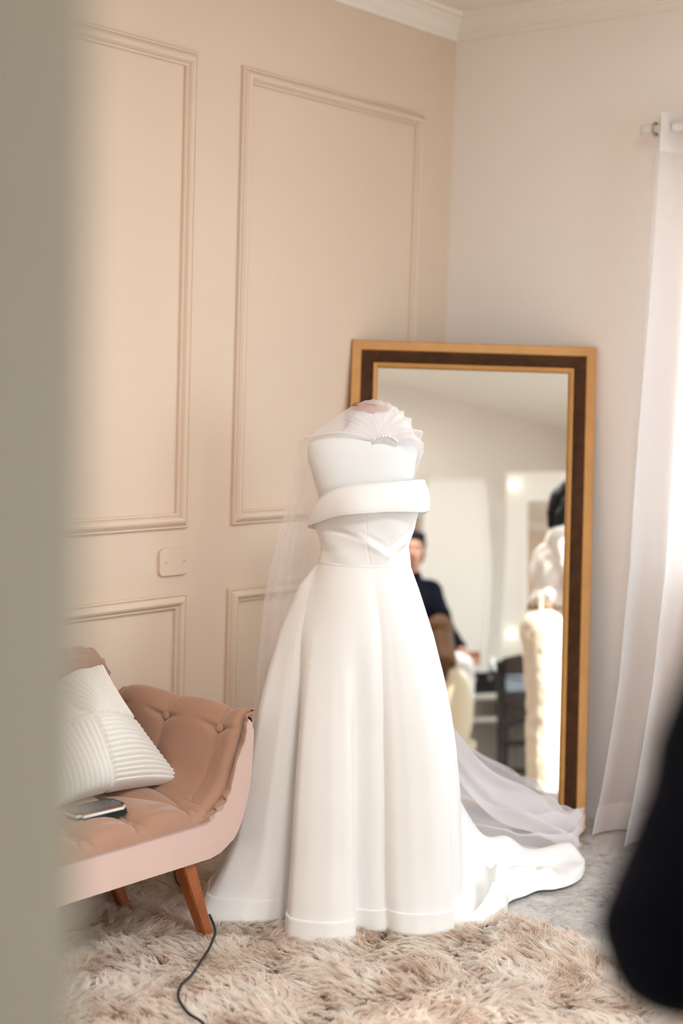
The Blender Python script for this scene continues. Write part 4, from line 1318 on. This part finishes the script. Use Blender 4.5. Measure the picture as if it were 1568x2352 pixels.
robe = [('e', G(0.61, 1.42, 0.545), (0.185, 0.140, 0.115)), ('e', G(0.605, 1.49, 0.67), (0.150, 0.115, 0.14)), ('e', G(0.60, 1.555, 0.79), (0.168, 0.120, 0.13)), ('c', G(0.485, 1.60, 0.865), G(0.705, 1.60, 0.865), 0.066, 0.066)]
robe += chain([G(0.53, 1.40, 0.54), G(0.56, 1.03, 0.545)], [0.105, 0.085]) + chain([G(0.69, 1.40, 0.54), G(0.745, 1.02, 0.545)], [0.105, 0.085]) + [('c', G(0.57, 1.03, 0.53), G(0.59, 1.03, 0.28), 0.085, 0.09), ('c', G(0.735, 1.03, 0.53), G(0.735, 1.03, 0.28), 0.085, 0.09), ('c', G(0.58, 1.2, 0.52), G(0.70, 1.2, 0.52), 0.09, 0.09)]
robe += chain([G(0.465, 1.60, 0.86), G(0.455, 1.45, 0.66), sh_end(G(0.455, 1.45, 0.66), wl0, 0.7)], [0.062, 0.056, 0.052]) + chain([G(0.725, 1.60, 0.86), G(0.755, 1.45, 0.66), sh_end(G(0.755, 1.45, 0.66), wr0, 0.7)], [0.062, 0.056, 0.052])
blob('robe', robe, 0.0085, M['white_cotton'], cli, 5, 0.012)

# --- woman in white by the window, seen in the mirror from her side and back
P0 = (1.06, 2.80)
wht = thing('person', 'dark-haired woman in a white T-shirt, cream trousers and brown belt, seen in the mirror', 'person', W(P0[0], P0[1], 0), YAW, 'people in the dressing room')
G = lambda a, b, z: (a - P0[0], b - P0[1], z)
hp_, q, R_ = head_parts(G(1.185, 2.80, 1.575), -PI / 2, -0.28)
body = [('e', G(1.045, 2.80, 0.93), (0.115, 0.165, 0.13)), ('e', G(1.075, 2.80, 1.07), (0.088, 0.122, 0.13)), ('e', G(1.075, 2.80, 1.24), (0.105, 0.150, 0.15)), ('c', G(1.10, 2.68, 1.375), G(1.10, 2.92, 1.375), 0.055, 0.055)]
body += chain([G(1.11, 2.80, 1.40), G(1.155, 2.80, 1.51)], [0.056, 0.052]) + hp_
for b_off in (2.71, 2.89):
    body += chain([G(1.05, b_off, 0.90), G(1.07, b_off, 0.50), G(1.045, b_off, 0.09)], [0.095, 0.060, 0.038]) + [('c', G(1.03, b_off, 0.042), G(1.20, b_off, 0.03), 0.034, 0.026)]
wN, wF = G(1.20, 3.02, 0.86), G(1.36, 2.62, 1.08)
body += chain([G(1.115, 2.955, 1.365), G(1.150, 3.005, 1.10), wN], [0.048, 0.041, 0.027]) + chain([G(1.11, 2.645, 1.365), G(1.15, 2.60, 1.10), wF], [0.048, 0.041, 0.027])
body += hand(wN, (0.35, 0.02, -0.94), (0.2, -1, 0), 0.30, 1) + hand(wF, (1, 0.1, 0.1), (0, 0.3, -1), 0.35, -1)
blob('body', body, 0.0065, M['skin'], wht, 4)
face_details(q, R_, wht, M['hair_black'])
hair_cap(q, R_, chain([G(1.12, 2.80, 1.60), G(1.085, 2.81, 1.53), G(1.05, 2.825, 1.462)], [0.075, 0.055, 0.020]) + chain([G(1.14, 2.87, 1.56), G(1.10, 2.88, 1.50), G(1.075, 2.885, 1.455)], [0.05, 0.038, 0.018])
         + chain([G(1.15, 2.73, 1.56), G(1.11, 2.73, 1.49)], [0.05, 0.03]), M['hair_black'], wht)
tee = [('e', G(1.070, 2.80, 1.09), (0.105, 0.145, 0.12)), ('e', G(1.072, 2.80, 1.24), (0.122, 0.165, 0.15)), ('c', G(1.095, 2.67, 1.372), G(1.095, 2.93, 1.372), 0.068, 0.068), ('c', G(1.10, 2.80, 1.40), G(1.12, 2.80, 1.445), 0.075, 0.066), ('e', G(1.06, 2.80, 1.08), (0.112, 0.136, 0.045))]
tee += chain([G(1.115, 2.955, 1.365), sh_end(G(1.115, 2.955, 1.365), G(1.150, 3.005, 1.10), 0.42)], [0.068, 0.074]) + chain([G(1.11, 2.645, 1.365), sh_end(G(1.11, 2.645, 1.365), G(1.15, 2.60, 1.10), 0.42)], [0.068, 0.074])
blob('t_shirt', tee, 0.008, M['white_cotton'], wht, 5, 0.012)
trs = [('e', G(1.040, 2.80, 0.93), (0.138, 0.185, 0.135)), ('c', G(1.062, 2.80, 1.0), G(1.068, 2.80, 1.065), 0.120, 0.106)]
for b_off in (2.705, 2.895):
    trs += chain([G(1.045, b_off, 0.88), G(1.05, b_off, 0.55), G(1.045, b_off, 0.07)], [0.120, 0.098, 0.098])
trs_o = blob('trousers', trs, 0.009, M['cream_denim'], wht, 5, 0.012)
an = np.linspace(0, 2 * PI, 49)
belt = [[(1.067 - P0[0] + (0.118 + w_) * math.cos(t), (0.126 + w_) * math.sin(t), z) for t in an] for z, w_ in ((1.030, 0.004), (1.032, 0.008), (1.060, 0.008), (1.062, 0.004))]
grid_obj('belt', np.array(belt), M['belt'], wht)
for t in (2.2, 3.14, 4.0, 1.3):
    c_, s_ = math.cos(t), math.sin(t)
    b2 = box_bm(-0.004, 0.004, -0.008, 0.008, 1.02, 1.072, 0.002)
    o_ = bm_obj('belt_loop', b2, M['cream_denim'], trs_o)
    o_.location = (1.067 - P0[0] + 0.129 * c_, 0.137 * s_, 0)
    o_.rotation_euler = (0, 0, t)
for b_off in (2.705, 2.895):
    blob('shoe', [('c', G(1.02, b_off, 0.042), G(1.21, b_off, 0.034), 0.042, 0.034)], 0.008, M['white_plastic'], wht, 3)

# ---------------------------------------------------------------- furniture on the door side of the room (seen in the mirror)
sal = thing('salon_chair', 'cream leatherette chair with a rounded padded back, seen behind the brown-haired client', 'chair', W(0.62, 1.5, 0), YAW)
bp = []
for t in np.linspace(-1, 1, 30):
    bp.append(t)
rows_ = []
for h_ in np.linspace(0, 1, 24):
    r_ = []
    w_ = 0.155 * (1 - 0.35 * abs(2 * h_ - 0.9) ** 3.2)
    for t in np.linspace(0, 2 * PI, 40, endpoint=False):
        r_.append((w_ * math.cos(t) * 1.0, 0.235 + 0.13 * h_ + 0.028 * math.sin(t) - 0.05 * (math.cos(t) ** 2), 0.40 + 0.42 * h_))
    rows_.append(r_)
grid_obj('backrest', np.array(rows_), M['cream_leather'], sal, close_j=True, caps=True)
box('seat', -0.18, 0.18, -0.24, 0.22, 0.36, 0.43, M['cream_leather'], sal, bev=0.03)
tube('column', [(0, 0, 0.36), (0, 0, 0.06)], 0.028, M['steel'], sal, 16)
for k in range(5):
    t = k * 2 * PI / 5 + 0.3
    ft_ = tube('foot', [(0.02 * math.cos(t), 0.02 * math.sin(t), 0.085), (0.24 * math.cos(t), 0.24 * math.sin(t), 0.05)], [0.017, 0.012], M['black_plastic'], sal, 10)
    c_ = lathe('caster', [(0.012, 0.0), (0.022, 0.008), (0.024, 0.022), (0.018, 0.038)], M['black_plastic'], ft_, 16)
    c_.location = (0.235 * math.cos(t), 0.235 * math.sin(t), 0.0)

desk = thing('vanity_desk', 'white vanity desk with an open shelf along its front, seen in the mirror', 'desk', (3.80, -3.05, 0))
box('top', -0.255, 0.26, -0.58, 0.60, 0.722, 0.757, M['white_lacquer'], desk, bev=0.004)
box('shelf', -0.255, 0.26, -0.58, 0.60, 0.578, 0.608, M['white_lacquer'], desk, bev=0.004)
for y in (-0.575, 0.58):
    box('side_panel', -0.245, 0.255, y - 0.012, y + 0.012, 0.0, 0.722, M['white_lacquer'], desk, bev=0.003)
box('back_panel', 0.23, 0.25, -0.56, 0.57, 0.02, 0.722, M['white_lacquer'], desk)

chr_ = thing('ladder_back_chair', 'dark wooden ladder-back chair standing at the white vanity desk', 'chair', (3.30, -2.80, 0))
for y in (-0.215, 0.215):
    tube('back_post', [(-0.012, y, 0.0), (0.0, y, 0.45), (-0.03, y, 0.92)], [0.030, 0.034, 0.030], M['dark_wood'], chr_, 12)
    tube('front_leg', [(0.37, y * 0.95, 0.0), (0.37, y * 0.95, 0.42)], [0.022, 0.026], M['dark_wood'], chr_, 12)
    tube('side_stretcher', [(0.0, y, 0.22), (0.37, y * 0.95, 0.22)], 0.012, M['dark_wood'], chr_, 8)
box('seat', -0.03, 0.40, -0.225, 0.225, 0.42, 0.452, M['dark_wood'], chr_, bev=0.012)
for z, h_, arch in ((0.885, 0.10, 0.02), (0.70, 0.075, -0.018), (0.555, 0.07, -0.022)):
    ol = [(y, z + h_ / 2 + max(arch, 0) * (1 - (y / 0.21) ** 2)) for y in np.linspace(-0.21, 0.21, 13)]
    ol += [(y, z - h_ / 2 - min(arch, 0) * (1 - (y / 0.21) ** 2)) for y in np.linspace(0.21, -0.21, 13)]
    poly_prism('slat', ol, -0.024, -0.004, 'x', M['dark_wood'], chr_)
box('stretcher', -0.02, 0.0, -0.2, 0.2, 0.25, 0.29, M['dark_wood'], chr_, bev=0.004)

case = thing('makeup_case', 'black make-up case standing on the white vanity desk', 'case', (3.72, -3.46, 0.757))
case_b = box('body', -0.15, 0.15, -0.13, 0.13, 0.0, 0.10, M['black_plastic'], case, bev=0.008)
box('lid', -0.152, 0.152, -0.132, 0.132, 0.102, 0.14, M['black_plastic'], case, bev=0.008)
for y in (-0.07, 0.07):
    box('latch', -0.157, -0.150, y - 0.015, y + 0.015, 0.085, 0.12, M['steel'], case_b, bev=0.002)
bt = thing('glass_bottle', 'small clear bottle with a white cap on the make-up case', 'bottle', (3.62, -3.42, 0.897))
lathe('flask', [(0.018, 0), (0.021, 0.004), (0.021, 0.05), (0.010, 0.062), (0.009, 0.07)], M['steel'], bt, 20)
lathe('cap', [(0.012, 0.068), (0.012, 0.092), (0.008, 0.095)], M['white_plastic'], bt, 16)
for nm, lab, cat_, y, x, r_, h_, mm1 in (('nail_polish', 'small red jar on the white vanity desk', 'jar', -2.965, 3.62, 0.016, 0.07, mat('red lacquer', (0.45, 0.02, 0.03), 0.3)),
                                      ('cream_tube', 'pale upright tube beside the red jar on the desk', 'tube', -2.92, 3.63, 0.017, 0.085, M['white_plastic']),
                                      ('compact_tin', 'round silver tin standing on the desk near the chair', 'tin', -2.865, 3.62, 0.024, 0.075, M['steel'])):
    t = thing(nm, lab, cat_, (x, y, 0.757))
    lathe('body', [(r_ * 0.9, 0), (r_, 0.004), (r_, h_ * 0.7), (r_ * 0.8, h_ * 0.75)], mm1, t, 20)
    lathe('lid', [(r_ * 0.85, h_ * 0.75), (r_ * 0.85, h_ * 0.97), (r_ * 0.7, h_)], M['black_plastic'] if nm != 'cream_tube' else M['white_plastic'], t, 20)

pal = thing('makeup_palette', 'russet make-up palette held up in the hand of the woman in navy', 'palette', W(0.825, 1.205, 0.90), YAW)
tray = box('tray', -0.035, 0.035, -0.006, 0.006, 0.0, 0.075, M['red_brown'], pal, bev=0.003)
for i in range(2):
    for j in range(2):
        box('pan', -0.026 + 0.028 * i, -0.002 + 0.028 * i, 0.005, 0.0075, 0.010 + 0.030 * j, 0.034 + 0.030 * j, mat('powder %d' % (2 * i + j), ((0.55, 0.28, 0.16), (0.40, 0.13, 0.09), (0.62, 0.36, 0.22), (0.30, 0.10, 0.07))[2 * i + j], 0.8), tray, bev=0.002)
ts = grid_obj('tissue', np.array([[(0.06 * (u_ - 0.5) * 2 + 0.006 * math.sin(9 * v_), 0.03 * math.sin(5 * u_ + 3 * v_) * 0.6, 0.10 * v_ + 0.008 * math.sin(7 * u_)) for u_ in np.linspace(0, 1, 20)] for v_ in np.linspace(0, 1, 20)]), M['tissue'])
ts.location = W(0.745, 1.21, 0.83)
ts.rotation_euler = (0.15, 0.1, YAW)
tag(ts, 'crumpled white tissue between the palette and the cream chair', 'tissue')


def outline_board(a_c, zs2, left, right):
    return [(x, z) for x, z in zip(right, zs2)] + [(x, z) for x, z in zip(left[::-1], zs2[::-1])]


brd = thing('white_panel', 'tall white board with bowed sides standing behind the make-up artist, seen in the mirror', 'panel', W(0.78, 0.20, 0), YAW)
zz3 = np.linspace(0.0, 2.248, 40)
ro = np.interp(zz3, [0, 0.5, 0.977, 1.241, 1.506, 1.714, 2.014, 2.248], [0.12, 0.165, 0.199, 0.225, 0.242, 0.243, 0.221, 0.192])
poly_prism('sheet', [(x, z) for x, z in zip(ro, zz3)] + [(-x, z) for x, z in zip(ro[::-1], zz3[::-1])], -0.012, 0.010, 'y', M['board'], brd)
ed = np.array([(x, 0.010, z) for x, z in zip(ro - 0.010, zz3)] + [(x, 0.010, 2.240) for x in np.linspace(0.17, -0.17, 12)] + [(-x, 0.010, z) for x, z in zip(ro[::-1] - 0.010, zz3[::-1])])
tube('edge_bead', ed, 0.010, M['white_lacquer'], brd, 8)

van = thing('vanity_mirror', 'tall white framed dressing mirror with round lit bulbs, seen in the leaning mirror', 'mirror', W(1.385, 0.24, 0), YAW + 0.24)
zz3 = np.linspace(0.0, 2.31, 40)
lo = np.interp(zz3, [0, 1.039, 1.509, 1.957, 2.31], [-0.27, -0.299, -0.275, -0.262, -0.272])
vfr = poly_prism('frame', [(-x, z) for x, z in zip(lo, zz3)] + [(x, z) for x, z in zip(lo[::-1], zz3[::-1])], -0.035, 0.0, 'y', M['board'], van)
rf = rect_frame('bevel', -0.143, 0.143, 0.35, 2.125, [(0, 0), (0, 0.010), (0.012, 0.012), (0.020, 0.004)], M['white_lacquer'], van)
rf.rotation_euler = (PI / 2, 0, PI)
rf.location = (0, 0, 0)
box('glass', -0.135, 0.135, 0.0005, 0.003, 0.36, 2.115, M['mirror'], van)
for x, z in ((-0.214, 2.222), (-0.225, 1.196), (0.214, 2.222), (0.225, 1.196)):
    b2 = bmesh.new()
    bmesh.ops.create_uvsphere(b2, u_segments=20, v_segments=12, radius=0.024)
    o_ = bm_obj('bulb', b2, M['bulb'], van, True)
    o_.location = (x, 0.026, z)
    s_ = lathe('bulb_socket', [(0.022, 0), (0.022, 0.006), (0.016, 0.010)], M['white_plastic'], vfr, 16)
    s_.rotation_euler = (-PI / 2, 0, 0)
    s_.location = (x, 0, z)

# ---------------------------------------------------------------- fill light added on the ceiling to brighten the gown (above the frame)
lamp = thing('fill_lamp', 'added square white fill light on the ceiling, out of view', 'ceiling light', (2.45, -2.75, ZC))
rect_frame('rim', -0.33, 0.33, -0.33, 0.33, [(0, 0), (0, -0.045), (0.02, -0.05), (0.03, -0.045), (0.03, -0.03)], M['white_plastic'], lamp)
box('fill_diffuser', -0.305, 0.305, -0.305, 0.305, -0.034, -0.004, mat('fill lamp glow', (0.9, 0.9, 0.88), 0.5, emit=(0.95, 0.97, 1.0), estr=4.0), lamp)
ld = bpy.data.lights.new('fill_lamp_light', 'AREA')
ld.shape = 'SQUARE'
ld.size = 0.45
ld.energy = 28.0
ld.color = (0.98, 0.97, 0.97)
lo_ = bpy.data.objects.new('fill_lamp_light', ld)
COL.objects.link(lo_)
lo_.parent = lamp
lo_.location = (0, 0, -0.040)
